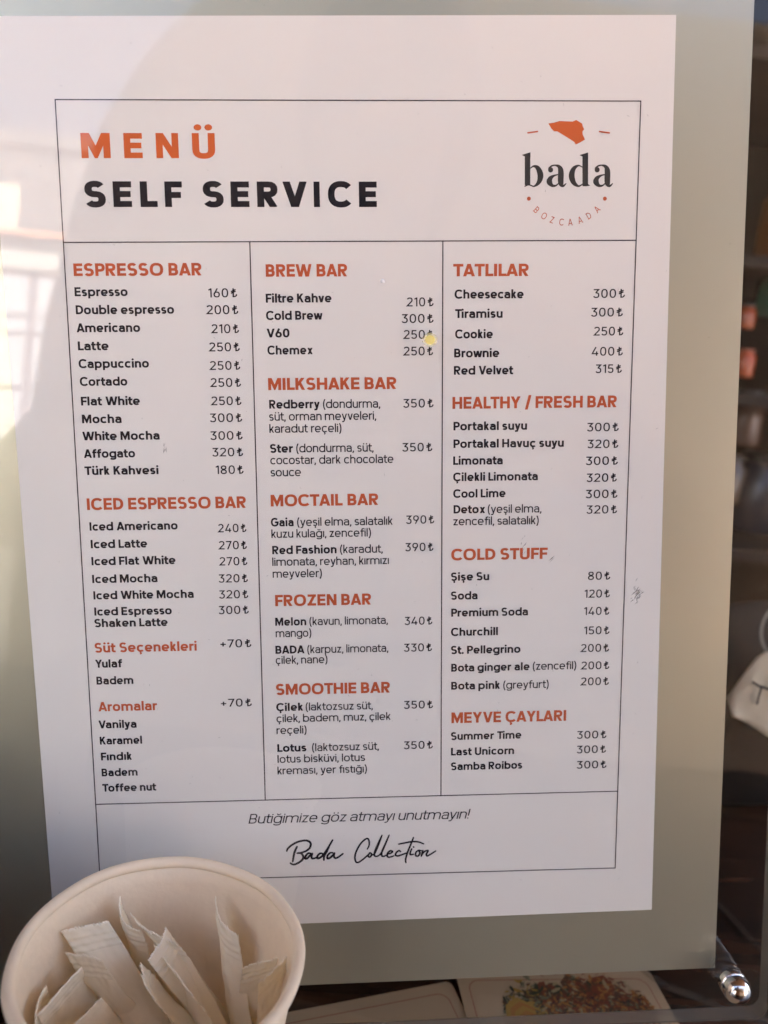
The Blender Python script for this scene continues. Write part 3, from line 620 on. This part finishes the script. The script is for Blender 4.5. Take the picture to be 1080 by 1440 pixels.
for x, y in DOTS: decal('logo_dot', [([(x + .62 * math.cos(t * math.pi / 8), y + .62 * math.sin(t * math.pi / 8)) for t in range(16)], 0)], RUST)
for ch, an in LOGO_ARC:                       # the island's name set on an arc under the wordmark
    S, W = run_polys(ch, .12); h = 2.0; th = R(an - 90) ; cx, cy = 176.65 + 13.84 * math.cos(th), 249.75 + 13.84 * math.sin(th); rot = R(an) ; sx = h * .86
    polys = []
    if ch in 'BD': S = S + [[[(-.1, 0), (.2, 0), (.2, .06), (-.1, .06)]], [[(-.1, .94), (.2, .94), (.2, 1), (-.1, 1)]]]
    if ch == 'A': S = S + [[[(-.08, 0), (.2, 0), (.2, .06), (-.08, .06)]], [[(W - .2, 0), (W + .08, 0), (W + .08, .06), (W - .2, .06)]]]
    for k, s in enumerate(S):
        for p in s: polys.append(([(cx + (u - W / 2) * sx * math.cos(rot) - (v - .5) * h * math.sin(rot), cy + (u - W / 2) * sx * math.sin(rot) + (v - .5) * h * math.cos(rot)) for u, v in p], k))
    decal('logo_letter', polys, RUST)
# scuffs on the acrylic face, and painted spots for a lamp reflection and glint
SCUFF = clear_mat('grey scuff', (.75, .75, .75), milk=.38, milk_col=(.10, .09, .09), rough=.5)
LAMPSPOT = clear_mat('painted lamp reflection', (.98, .90, .45), milk=.8, milk_col=(.98, .86, .30), rough=.1)
rnd = random.Random(4); V = []; F = []
def scratch(cx, cy, ln_, an, wd):
    b = len(V); dx, dy = math.cos(R(an)) * ln_ / 2, math.sin(R(an)) * ln_ / 2; px_, py_ = -dy / ln_ * wd, dx / ln_ * wd
    V.extend([(cx - dx, cy - dy, 6.215), (cx + px_, cy + py_, 6.215), (cx + dx, cy + dy, 6.215), (cx - px_, cy - py_, 6.215)]); F.append([b, b + 3, b + 2, b + 1])
for i in range(46): a0 = rnd.gauss(0, 1); scratch(199.4 + rnd.gauss(0, 1.0) + a0 * .2, 116.9 + a0 * 1.6, rnd.uniform(.5, 2.2), rnd.gauss(52, 16), rnd.uniform(.12, .36))
for i in range(9): scratch(161.9 + rnd.gauss(0, .5), 134.3 + rnd.gauss(0, 1.4), rnd.uniform(.5, 2.4), rnd.gauss(58, 10), rnd.uniform(.08, .2))
for i in range(4): scratch(171 + rnd.gauss(0, .4), 129.3 + rnd.gauss(0, .4), rnd.uniform(1.2, 3.4), 42 + rnd.gauss(0, 3), .13)
for i in range(7): scratch(48.2 + rnd.gauss(0, .5), 167.5 + rnd.gauss(0, .9), rnd.uniform(.6, 2.4), 80 + rnd.gauss(0, 10), .12)
for i in range(190): scratch(rnd.uniform(0, 232), rnd.uniform(-20, 300), rnd.uniform(.25, 1.1), rnd.uniform(0, 180), rnd.uniform(.05, .12))
o = link('scuff_marks', mesh('scuff_marks', V, F, SCUFF), holder); o['kind'] = 'stuff'
for x, y, r, m_ in ((132.4, 199.5, 2.35, clear_mat('painted lamp halo', milk=.35, milk_col=(.98, .88, .45))), (132.4, 199.5, 1.7, LAMPSPOT), (117.9, 217.5, .7, clear_mat('painted white glint', milk=.55, milk_col=(.95, .95, .95)))):
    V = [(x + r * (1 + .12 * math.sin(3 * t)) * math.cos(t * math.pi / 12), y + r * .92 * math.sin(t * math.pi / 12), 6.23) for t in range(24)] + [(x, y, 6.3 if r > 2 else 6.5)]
    link('painted_glint', mesh('painted_glint', V, [[i, (i + 1) % 24, 24] for i in range(24)], m_, smooth=True), holder)
# ---------------------------------------------------------------- the paper cup and its sachets (cup axis at the world origin)
cup = empty('paper_cup'); tag(cup, 'plain white paper cup holding sugar sachets in front of the menu', 'cup')
CH = .0975
def wall_r(z): return .0270 + .0102 * z / CH
pr = [(wall_r(CH * k / 14), CH * k / 14) for k in range(15)]; pi_ = [(wall_r(CH * k / 14) - .0006, CH * k / 14 + (.006 if k == 0 else 0)) for k in range(14, -1, -1)]
n = 128; V, F = lathe(pr + pi_ + [pr[0]], n)
for i, v in enumerate(V):                     # the wrapped seam and a slightly uneven wall
    a = math.atan2(v[1], v[0]); r = math.hypot(v[0], v[1]); s = 1 / (1 + math.exp(-(a - .62) * 160)) * (1 if a < 1.0 else max(0, 1 - (a - 1.0) * 2)) if a > .3 else 0
    r += .00035 * s + .00045 * math.cos(2 * a + .6) * (v[2] / CH) ** 2; V[i] = (r * math.cos(a), r * math.sin(a), v[2])
link('cup_wall', mesh('cup_wall', V, F, CUP, smooth=True), cup)
V, F = lathe([(0, .0058), (.0268, .0058), (.0268, .0062), (0, .0062)], 64); link('cup_base', mesh('cup_base', V, F, CUP, smooth=True), cup)
ring = []
for k in range(17): t = 2 * math.pi * k / 16; ring.append((.03735 + .00165 * math.cos(t), CH - .0004 + .0017 * math.sin(t)))
V, F = lathe(ring, n)
for i, v in enumerate(V):
    a = math.atan2(v[1], v[0]); r = math.hypot(v[0], v[1]) + .00045 * math.cos(2 * a + .6) + .00012 * math.sin(9 * a); V[i] = (r * math.cos(a), r * math.sin(a), v[2] + .0002 * math.sin(3 * a + 1))
link('rolled_rim', mesh('rolled_rim', V, F, CUP, smooth=True), cup)
RIMPAPER = mat('torn paper fibre', (.98, .91, .76), .9)
def sachet(A_, B_, L_, label, fold=0, bulge=2.6, tear=.5, seed=0, curl=0, skew=0):
    """a flat paper stick: A_, B_ the torn end's corners, L_ from there into the cup (mm)"""
    rr = random.Random(seed); A_, B_, L_ = Vector(A_), Vector(B_), Vector(L_); Wv = B_ - A_; N = Wv.cross(L_).normalized()
    if N.y > 0: N = -N
    ln_ = L_.length; nu, nv = 32, 44; t = empty('sugar_sachet', Matrix.Translation(((A_ + B_) / 2 + L_) * MM)); org = (A_ + B_) / 2 + L_
    tag(t, label, 'sugar sachet', 'sugar sachets standing in the paper cup')
    jag = [rr.uniform(-1, 1) for _ in range(nu + 1)]; wob = rr.uniform(0, 6)
    crimp = 7.5
    def pos(u, v, side):
        d = v * ln_; e = 2 * u - 1
        edge = (tear * (.55 * (-1) ** int(u * nu + .5) + .6 * jag[int(u * nu + .5)]) + skew * e * 1.2) * max(0, 1 - d / 2.5)
        p = A_ + Wv * u + L_ * (d - edge) / ln_
        body = max(0, min(1, (d - crimp) / 14)); body = body * body * (3 - 2 * body)
        th = 1.0 * bulge * body * (1 - abs(e) ** 2.6) + .06
        rid = .15 * math.sin(d * 2 * math.pi / 2.3) * (1 if 2.2 < d < crimp + 1.5 else 0)
        bend = fold * (1 - e * e) * (1.0 if d > 3 else .8) + curl * max(0, 1 - d / 14) ** 2 * 4
        crk = .55 * noise.noise(Vector((u * 2.2 + seed, d * .10, seed * 3.1))) + .55 * (.35 - abs(noise.noise(Vector((u * 2.6 + d * .05, d * .11 - u * 1.5, seed * 1.7 + 9))))) * (.4 + .6 * body) + .22 * noise.noise(Vector((u * 7, d * .35, seed)))
        pinch = 1 - .05 * body; p = p + Wv * (-(e) * .5 * (1 - pinch))
        return (p + N * (bend + crk + rid + side * th) - org) * MM
    vc = int(nv * .5)
    rows = [(i / 20) * crimp / ln_ * 1.15 for i in range(20)]; rows += [rows[-1] + (1 - rows[-1]) * i / 40 for i in range(1, 41)]
    for nm, lo, hi in (('crimped_seal', 0, 19), ('sleeve', 19, len(rows) - 1)):
        V = []; F = []; k = nu + 1
        for side in (1, -1):
            for j in range(lo, hi + 1): V += [pos(i / nu, rows[j], side) for i in range(nu + 1)]
        h = (hi - lo + 1) * k
        for j in range(hi - lo):
            for i in range(nu):
                a = j * k + i; F.append([a, a + 1, a + k + 1, a + k]); F.append([h + a + k, h + a + k + 1, h + a + 1, h + a])
            F.append([j * k, j * k + k, h + j * k + k, h + j * k]); F.append([j * k + nu, h + j * k + nu, h + j * k + k + nu, j * k + k + nu])
        if lo == 0:
            for i in range(nu): F.append([i, h + i, h + i + 1, i + 1])
        link(nm, mesh(nm, V, F, SACHET, smooth=True), t)
    V = []; F = []                                # the torn rim, a ragged fringe of paler fibre
    for i in range(nu + 1):
        a, b = pos(i / nu, 0, 1), pos(i / nu, 0, -1); up = -L_.normalized() * (.12 + .3 * abs(jag[i])) * MM; n2 = N * .12 * MM
        V += [a + n2 - up * .8, b - n2 - up * .8, b + up, a + up]
    for i in range(nu):
        for q in range(4): F.append([4 * i + q, 4 * i + (q + 1) % 4, 4 * i + 4 + (q + 1) % 4, 4 * i + 4 + q])
    link('torn_rim', mesh('torn_rim', V, F, RIMPAPER), t)
    return t
for i, (a, b, l, kw, lab) in enumerate(SACHETS): sachet(a, b, l, lab, seed=i + 3, **kw)
# a dark box added just left of the cup, out of the frame: mirrored in the lower left of the board and shading it
t = empty('shading_box', Matrix.Translation((-.178, -.055, 0))); tag(t, 'unseen dark wooden box added left of the cup to shade the lower left', 'box')
DARKBOX = wood_mat('black brown wood', (.010, .006, .004), (.03, .016, .009), .5, 9)
for nm, d in (('box_side', (-.085, -.065, .004, -.077, .065, .120)), ('box_side', (.077, -.065, .004, .085, .065, .120)), ('box_front', (-.077, -.065, .004, .077, -.057, .105)), ('box_back', (-.077, .057, .004, .077, .065, .120)), ('box_floor', (-.085, -.065, 0, .085, .065, .004))): add_box(nm, d, DARKBOX, t, .001)
add_box('filler', (-.07, -.05, .0045, .07, .05, .095), mat('brown paper napkins', (.30, .20, .12), .9, var=.2, vscale=80, bump=.5), t, .004)
# ---------------------------------------------------------------- things on the counter behind the holder
CARDP = mat('cream card', (.46, .35, .22), .45, var=.05, vscale=30); REDLINE = mat('dark red print', (.25, .03, .025), .6)
PHOTOBG = mat('pale print', (.55, .53, .46), .5, var=.1, vscale=60)
HERBS = [mat('print ' + n_, c_, .5) for n_, c_ in (('orange', (.36, .16, .045)), ('rust', (.20, .06, .03)), ('sage', (.17, .17, .10)), ('dark green', (.05, .055, .03)), ('straw', (.36, .29, .16)), ('plum', (.06, .03, .035)), ('yellow', (.36, .22, .05)), ('brown', (.11, .06, .035)))]
def card(x, y, an, wd, hg, z, label, picture):
    t = empty('tea_card', Matrix.Translation((x * MM, y * MM, z * MM)) @ Matrix.Rotation(R(an), 4, 'Z') @ Matrix.Scale(MM, 4)); tag(t, label, 'card')
    V, F = prism(round_rect(0, -hg, wd, 0, 3), 0, .4); link('card_sheet', mesh('card_sheet', V, F, CARDP), t)
    o_, i_ = round_rect(4.2, -hg + 4, wd - 4.2, -5.0, 5, 8), round_rect(4.5, -hg + 4.3, wd - 4.5, -5.3, 4.7, 8); n_ = len(o_)
    V = [(p[0], p[1], .42) for p in o_ + i_]; F = [[k, (k + 1) % n_, n_ + (k + 1) % n_, n_ + k] for k in range(n_)]
    link('printed_border', mesh('printed_border', V, F, REDLINE), t)
    if picture:
        r_ = random.Random(11); V = []; F = []; fm = []
        def leaf(px_, py_, ln_, wd_, a_, k_, z_):
            b = len(V); c, s = math.cos(a_), math.sin(a_); sh = ((-.5, 0), (-.2, -.5), (.25, -.42), (.5, .05), (.2, .5), (-.25, .4))
            V.extend([(px_ + (u * ln_) * c - (v * wd_) * s, py_ + (u * ln_) * s + (v * wd_) * c, z_) for u, v in sh]); F.append(list(range(b, b + 6))); fm.append(k_)
        for q in range(26):
            aa = q * 2.4; rr = (q / 26) ** .5; leaf(wd * .58 + rr * wd * .27 * math.cos(aa), -24 + rr * 17 * math.sin(aa), 15, 11, aa, 7 if q % 3 else 1, .422 + q * .0003)
        for i in range(2400):
            u = r_.uniform(-1, 1); v = r_.gauss(0, .42)
            if abs(v) > (1 - u * u) ** .5 + .15: continue
            px_ = wd * .55 + u * wd * .36; py_ = -24 + v * 22; k_ = r_.choice([0, 0, 1, 1, 1, 3, 4, 5, 2, 7, 0] if px_ > 34 else [6, 6, 2, 3, 2, 7])
            ln_ = r_.uniform(1.0, 3.8) if i > 350 else r_.uniform(4, 8); leaf(px_, py_, ln_, ln_ * r_.uniform(.10, .45), r_.uniform(0, 6.3), k_, .43 + i * .00012)
        for q in range(5): leaf(wd * .26 + q * .8, -22 - q * 1.1, 15 - q * 2, 14 - q * 2, .4, 6 if q % 2 == 0 else 0, .735 + q * .01)
        o = link('printed_picture', mesh('printed_picture', V, F, HERBS, fm), t); o['kind'] = 'stuff'
    return t
card(36.3 - 60, 77.4 - 17.4, 16.2, 132, 90, .5, 'plain cream card with a thin red border lying left of the herb card', False)
card(105.6, 101.5, 4.4, 90, 128, 1.3, 'cream card with a picture of dried herbs under the holder', True)
for pts, r_, lab in (([(186, 118, 2), (197.1, 101.5, 2), (212.9, 93, 2), (224, 86.2, 2), (240, 83.5, 2), (270, 86, 2)], 1.5, 'clear plastic tube running out from under the herb card'),
                     ([(236, 178, 2), (250.1, 153.8, 2), (256, 126, 2), (266, 100, 2), (275, 80, 2)], 1.5, 'clear plastic tube on the counter behind the steel ball')):
    V, F = tube([tuple(c * MM for c in p) for p in smooth_pts(pts, 8)], r_ * MM, 12); o = link('plastic_tube', mesh('plastic_tube', V, F, TUBE, smooth=True)); tag(o, lab, 'tube')
# cream cloth pouch with black lettering, at the right edge
POUCH = mat('cream cotton', (.52, .46, .34), .9, var=.12, vscale=70, bump=.6, bscale=900); BLACKBAG = mat('black plastic film', (.008, .007, .006), .6, spec=.25, bump=.5, bscale=60); RINGM = mat('pale grey print', (.17, .17, .15), .6)
def blob(name, pts, y0, y1, m, parent, sub=3, push=.5):
    """a soft filled bag: outline in x,z (mm) pulled out between y0 and y1"""
    n_ = len(pts); cx = sum(p[0] for p in pts) / n_; cz = sum(p[1] for p in pts) / n_; V = []; F = []
    ks = [(0, y1), (.55, y0 + (y1 - y0) * .86), (.86, y0 + (y1 - y0) * .62), (1, (y0 + y1) / 2), (.86, y0 + (y1 - y0) * .38), (.55, y0 + (y1 - y0) * .14), (0, y0)]
    for s, y in ks: V += [((cx + (p[0] - cx) * max(s, .02)) * MM, (y + 1.2 * noise.noise(Vector((p[0] * .08, y * .2, p[1] * .08)))) * MM, (cz + (p[1] - cz) * max(s, .02)) * MM) for p in pts]
    for k in range(len(ks) - 1):
        for i in range(n_): F.append([k * n_ + i, k * n_ + (i + 1) % n_, (k + 1) * n_ + (i + 1) % n_, (k + 1) * n_ + i])
    F += [list(range(n_)), list(range(len(V) - n_, len(V)))[::-1]]
    o = link(name, mesh(name, V, F, m, smooth=True), parent); s = o.modifiers.new('subd', 'SUBSURF'); s.levels = s.render_levels = 2; return o
pouch = empty('fabric_tag'); tag(pouch, 'cream cloth tag with black letters leaning on a black bag', 'tag')
V, F = [], []
for j in range(13):
    for i in range(17):
        u, v = i / 16, j / 12; x = 256 + 72 * u; zl = 91 - 34 * u; zt = 99 + 28 * min(1, u * 4.5) - 9 * u; z = zl + (zt - zl) * v
        V.append((x * MM, (190 + 10 * v + 3.5 * abs(noise.noise(Vector((x * .09, z * .10, 2)))) - 4 * abs(u * 4.2 - v * .8 - .9) * (u < .5) + 2.2 * abs(math.sin(u * 11 + v * 2.4)) + 1.2 * noise.noise(Vector((x * .3, z * .3, 5)))) * MM, z * MM))
for j in range(12):
    for i in range(16): a = j * 17 + i; F.append([a, a + 1, a + 18, a + 17])
o = link('tag_cloth', mesh('tag_cloth', V, F, POUCH, smooth=True), pouch); s = o.modifiers.new('solid', 'SOLIDIFY'); s.thickness = .0012; s.offset = 1
def stroke(name, pts, wd, m, parent, y):
    P = [(p[0], p[1]) for p in pts]; V = []; F = []
    for q in ribbon(P, wd): b = len(V); V += [(x * MM, (y(x, z)) * MM, z * MM) for x, z in q]; F.append([b, b + 1, b + 2, b + 3])
    return link(name, mesh(name, V, F, m), parent)
yy = lambda x, z: 186.2 + (z - 80) * .2
for pts in ([(266.5, 109.5), (270, 107.6), (276, 106.2), (283, 105.2)], [(272.0, 107.3), (270.8, 102), (270.2, 97.6)], [(286, 104), (285, 94)], [(286, 104), (294, 102.5)], [(285.5, 99), (292, 98)], [(285, 94), (293, 92.5)]): stroke('printed_letter', pts, 1.3, INK, pouch, yy)
bag = empty('black_bag'); tag(bag, 'glossy black bag with a pale ring printed on it behind the cream tag', 'bag')
blob('bag_body', [(247, 96), (258, 128), (268, 139), (300, 146), (340, 140), (352, 60), (348, 2), (300, 0), (256, 0), (246, 30)], 226, 262, BLACKBAG, bag)
ringp = [(305 + 21 * math.cos(t * math.pi / 16), 131 + 21 * math.sin(t * math.pi / 16)) for t in range(33)]
stroke('printed_ring', ringp, 2.2, RINGM, bag, lambda x, z: 222.5)
# goods on the shelves at the back, far out of focus
SHELFW = wood_mat('shelf wood', (.006, .0035, .002), (.018, .010, .006), .85, 5)
sh = empty('shelf_unit', Matrix.Translation((.9, 1.06, -.93))); tag(sh, 'dark wooden shelf unit against the back wall of the shop', 'shelf')
for z in (.0, .50, .94, 1.17, 1.36, 1.62): add_box('shelf_board', (-.75, -.16, z, 1.2, .2, z + .016), SHELFW, sh)
for x in (-.75, .22, 1.17): add_box('upright', (x, -.15, .03, x + .03, .2, 2.1), SHELFW, sh)
def jar(x, z, r, h, col, lab, capc=(.012, .01, .01), y=.98, kind='glass jar'):
    t = empty('jar', Matrix.Translation((x, y, z))); tag(t, lab, 'jar')
    V, F = lathe([(0, 0), (r * .94, 0), (r, h * .05), (r, h * .72), (r * .72, h * .86), (r * .72, h * .9), (0, h * .9)], 28); link('jar_body', mesh('jar_body', V, F, mat('jar ' + lab[:12], col, .25), smooth=True), t)
    V, F = lathe([(0, h * .9), (r * .76, h * .9), (r * .76, h), (0, h)], 24); link('lid', mesh('lid', V, F, mat('lid ' + lab[:12], capc, .4)), t)
jar(.665, .435, .048, .14, (.12, .05, .015), 'amber jar, topmost on the back shelves')
jar(.690, .372, .05, .075, (.01, .09, .06), 'dark green jar under the amber jar', y=.99)
jar(.622, .352, .013, .036, (.26, .06, .018), 'small orange jar left of the dark green jar')
jar(.634, .281, .014, .042, (.36, .075, .025), 'small orange red jar below the orange one', capc=(.22, .05, .02))
jar(.652, .178, .026, .085, (.07, .038, .028), 'brown jar below the orange red jar')
jar(.640, .085, .028, .075, (.07, .05, .035), 'beige jar on the lowest back shelf in view')
jar(.70, .045, .05, .12, (.02, .022, .03), 'blue black jar on the lowest back shelf in view')
# ---------------------------------------------------------------- the photographer, mirrored as a dark shape in the acrylic
CLOTH = mat('tan cotton', (.50, .25, .11), .9, var=.2, vscale=40); SKIN = mat('skin', (.42, .24, .17), .5); HAIR = mat('dark hair', (.02, .013, .01), .5)
per = empty('person', Matrix.Translation((.04, -.60, -.95))); tag(per, 'person in dark clothes holding up a phone, mirrored in the acrylic', 'person')
J = {'pelvis': (0, 0, .92, .15, .11), 'waist': (0, 0, 1.06, .145, .10), 'chest': (0, .0, 1.25, .175, .115), 'collar': (0, .0, 1.37, .11, .085), 'neck': (0, .015, 1.45, .055, .055), 'chin': (0, .04, 1.515, .062, .068), 'head': (0, .035, 1.585, .076, .092), 'crown': (0, .03, 1.655, .06, .07)}
E_ = [('pelvis', 'waist'), ('waist', 'chest'), ('chest', 'collar'), ('collar', 'neck'), ('neck', 'chin'), ('chin', 'head'), ('head', 'crown')]
for s, n_ in ((-1, 'l'), (1, 'r')):
    J.update({n_ + 'sh': (s * .185, 0, 1.35, .07, .07), n_ + 'el': (s * .34, .16, 1.12, .048, .048), n_ + 'wr': (s * .10 , .375, 1.17, .026, .022), n_ + 'pa': (s * .078, .402, 1.20, .024, .016),
              n_ + 'hip': (s * .09, 0, .86, .095, .095), n_ + 'kn': (s * .11, .02, .48, .062, .062), n_ + 'an': (s * .12, -.01, .09, .042, .045), n_ + 'toe': (s * .13, .13, .04, .04, .035)})
    E_ += [('collar', n_ + 'sh'), (n_ + 'sh', n_ + 'el'), (n_ + 'el', n_ + 'wr'), (n_ + 'wr', n_ + 'pa'), ('pelvis', n_ + 'hip'), (n_ + 'hip', n_ + 'kn'), (n_ + 'kn', n_ + 'an'), (n_ + 'an', n_ + 'toe')]
    for f_ in range(5):
        b = J[n_ + 'pa']; dz = -.018 + .017 * f_; ln_ = (.020, .026, .028, .026, .020)[f_]
        p1 = (b[0] - s * .006, b[1] + .012, b[2] + dz, .009, .009); p2 = (p1[0] - s * ln_ * .7, p1[1] + ln_ * .5, p1[2] + .004, .0085, .0085); p3 = (p2[0] - s * ln_ * .9, p2[1] + .002, p2[2] + .002, .0075, .0075)
        for q, pp in enumerate((p1, p2, p3)): J[f'{n_}f{f_}{q}'] = pp
        E_ += [(n_ + 'pa', f'{n_}f{f_}0'), (f'{n_}f{f_}0', f'{n_}f{f_}1'), (f'{n_}f{f_}1', f'{n_}f{f_}2')]
ks = list(J); me = bpy.data.meshes.new('body'); me.from_pydata([J[k][:3] for k in ks], [(ks.index(a), ks.index(b)) for a, b in E_], [])
body = link('body', me, per); body.modifiers.new('skin', 'SKIN'); sb = body.modifiers.new('subd', 'SUBSURF'); sb.levels = sb.render_levels = 2
for i, k in enumerate(ks): me.skin_vertices[0].data[i].radius = J[k][3:5]
me.skin_vertices[0].data[0].use_root = True; me.materials.append(CLOTH); me.materials.append(SKIN)
dg = bpy.context.evaluated_depsgraph_get(); ev = bpy.data.meshes.new_from_object(body.evaluated_get(dg)); body.modifiers.clear(); body.data = ev
if len(ev.materials) < 2:
    ev.materials.clear(); ev.materials.append(CLOTH); ev.materials.append(SKIN)
ev.polygons.foreach_set('material_index', [1 if (p.center.z > 1.43 or (p.center.y > .33 and p.center.z > 1)) else 0 for p in ev.polygons]); ev.polygons.foreach_set('use_smooth', [True] * len(ev.polygons))
V, F = [], []
for j in range(13):
    for i in range(24):
        th = math.pi * j / 12 * .62; ph = 2 * math.pi * i / 24; rr_ = 1.06 + .02 * math.sin(7 * ph + j); back = max(0, -math.sin(ph)); k_ = 1 + .9 * back * (j / 12) * .5
        V.append((.088 * rr_ * math.sin(th) * math.cos(ph), .022 + .105 * rr_ * math.sin(th) * math.sin(ph), 1.605 + .112 * rr_ * math.cos(th) - .10 * back * (j / 12) ** 2))
for j in range(12):
    for i in range(24): F.append([j * 24 + i, j * 24 + (i + 1) % 24, (j + 1) * 24 + (i + 1) % 24, (j + 1) * 24 + i])
o = link('hair', mesh('hair', V, F, HAIR, smooth=True), per); s = o.modifiers.new('s', 'SOLIDIFY'); s.thickness = .012
for s in (-1, 1):
    V, F = lathe([(0, -.008), (.006, -.006), (.010, 0), (.006, .006), (0, .008)], 12); o = link('ear', mesh('ear', [(v[2] * .8, v[0] * 1.3, v[1] * 2.6) for v in V], F, SKIN, smooth=True), per); o.location = (s * .082, .03, 1.58)
    V, F = lathe([(0, -.011), (.008, -.008), (.011, 0), (.008, .008), (0, .011)], 12); o = link('eye', mesh('eye', V, F, mat('eye white', (.7, .68, .65), .3), smooth=True), per); o.location = (s * .031, .118, 1.588)
V = [(0, 0, .03), (-.012, .004, -.012), (.012, .004, -.012), (0, .026, -.014), (0, .004, -.02)]; link('nose', mesh('nose', V, [[0, 1, 3], [0, 3, 2], [1, 4, 3], [3, 4, 2]], SKIN, smooth=True), per).location = (0, .122, 1.565)
V, F = prism([(-.024, 0), (-.01, .006), (0, .004), (.01, .006), (.024, 0), (.01, -.006), (-.01, -.006)], 0, .006); o = link('mouth', mesh('mouth', [(a, c, b_) for a, b_, c in V], F, mat('lips', (.35, .12, .10), .5)), per); o.location = (0, .108, 1.522)
ph = empty('phone', Matrix.Translation(CAM) @ cam_o.matrix_world.to_3x3().to_4x4()); tag(ph, 'dark phone held up by the photographer', 'phone')
V, F = prism(round_rect(-.055, -.125, .020, .022, .010), .012, .020); link('phone_case', mesh('phone_case', V, F, mat('black glass', (.015, .015, .018), .2)), ph)
V, F = prism(round_rect(-.018, -.018, .015, .017, .006), .009, .0118); link('lens_plate', mesh('lens_plate', V, F, mat('dark metal', (.05, .05, .05), .3, metal=1)), ph)
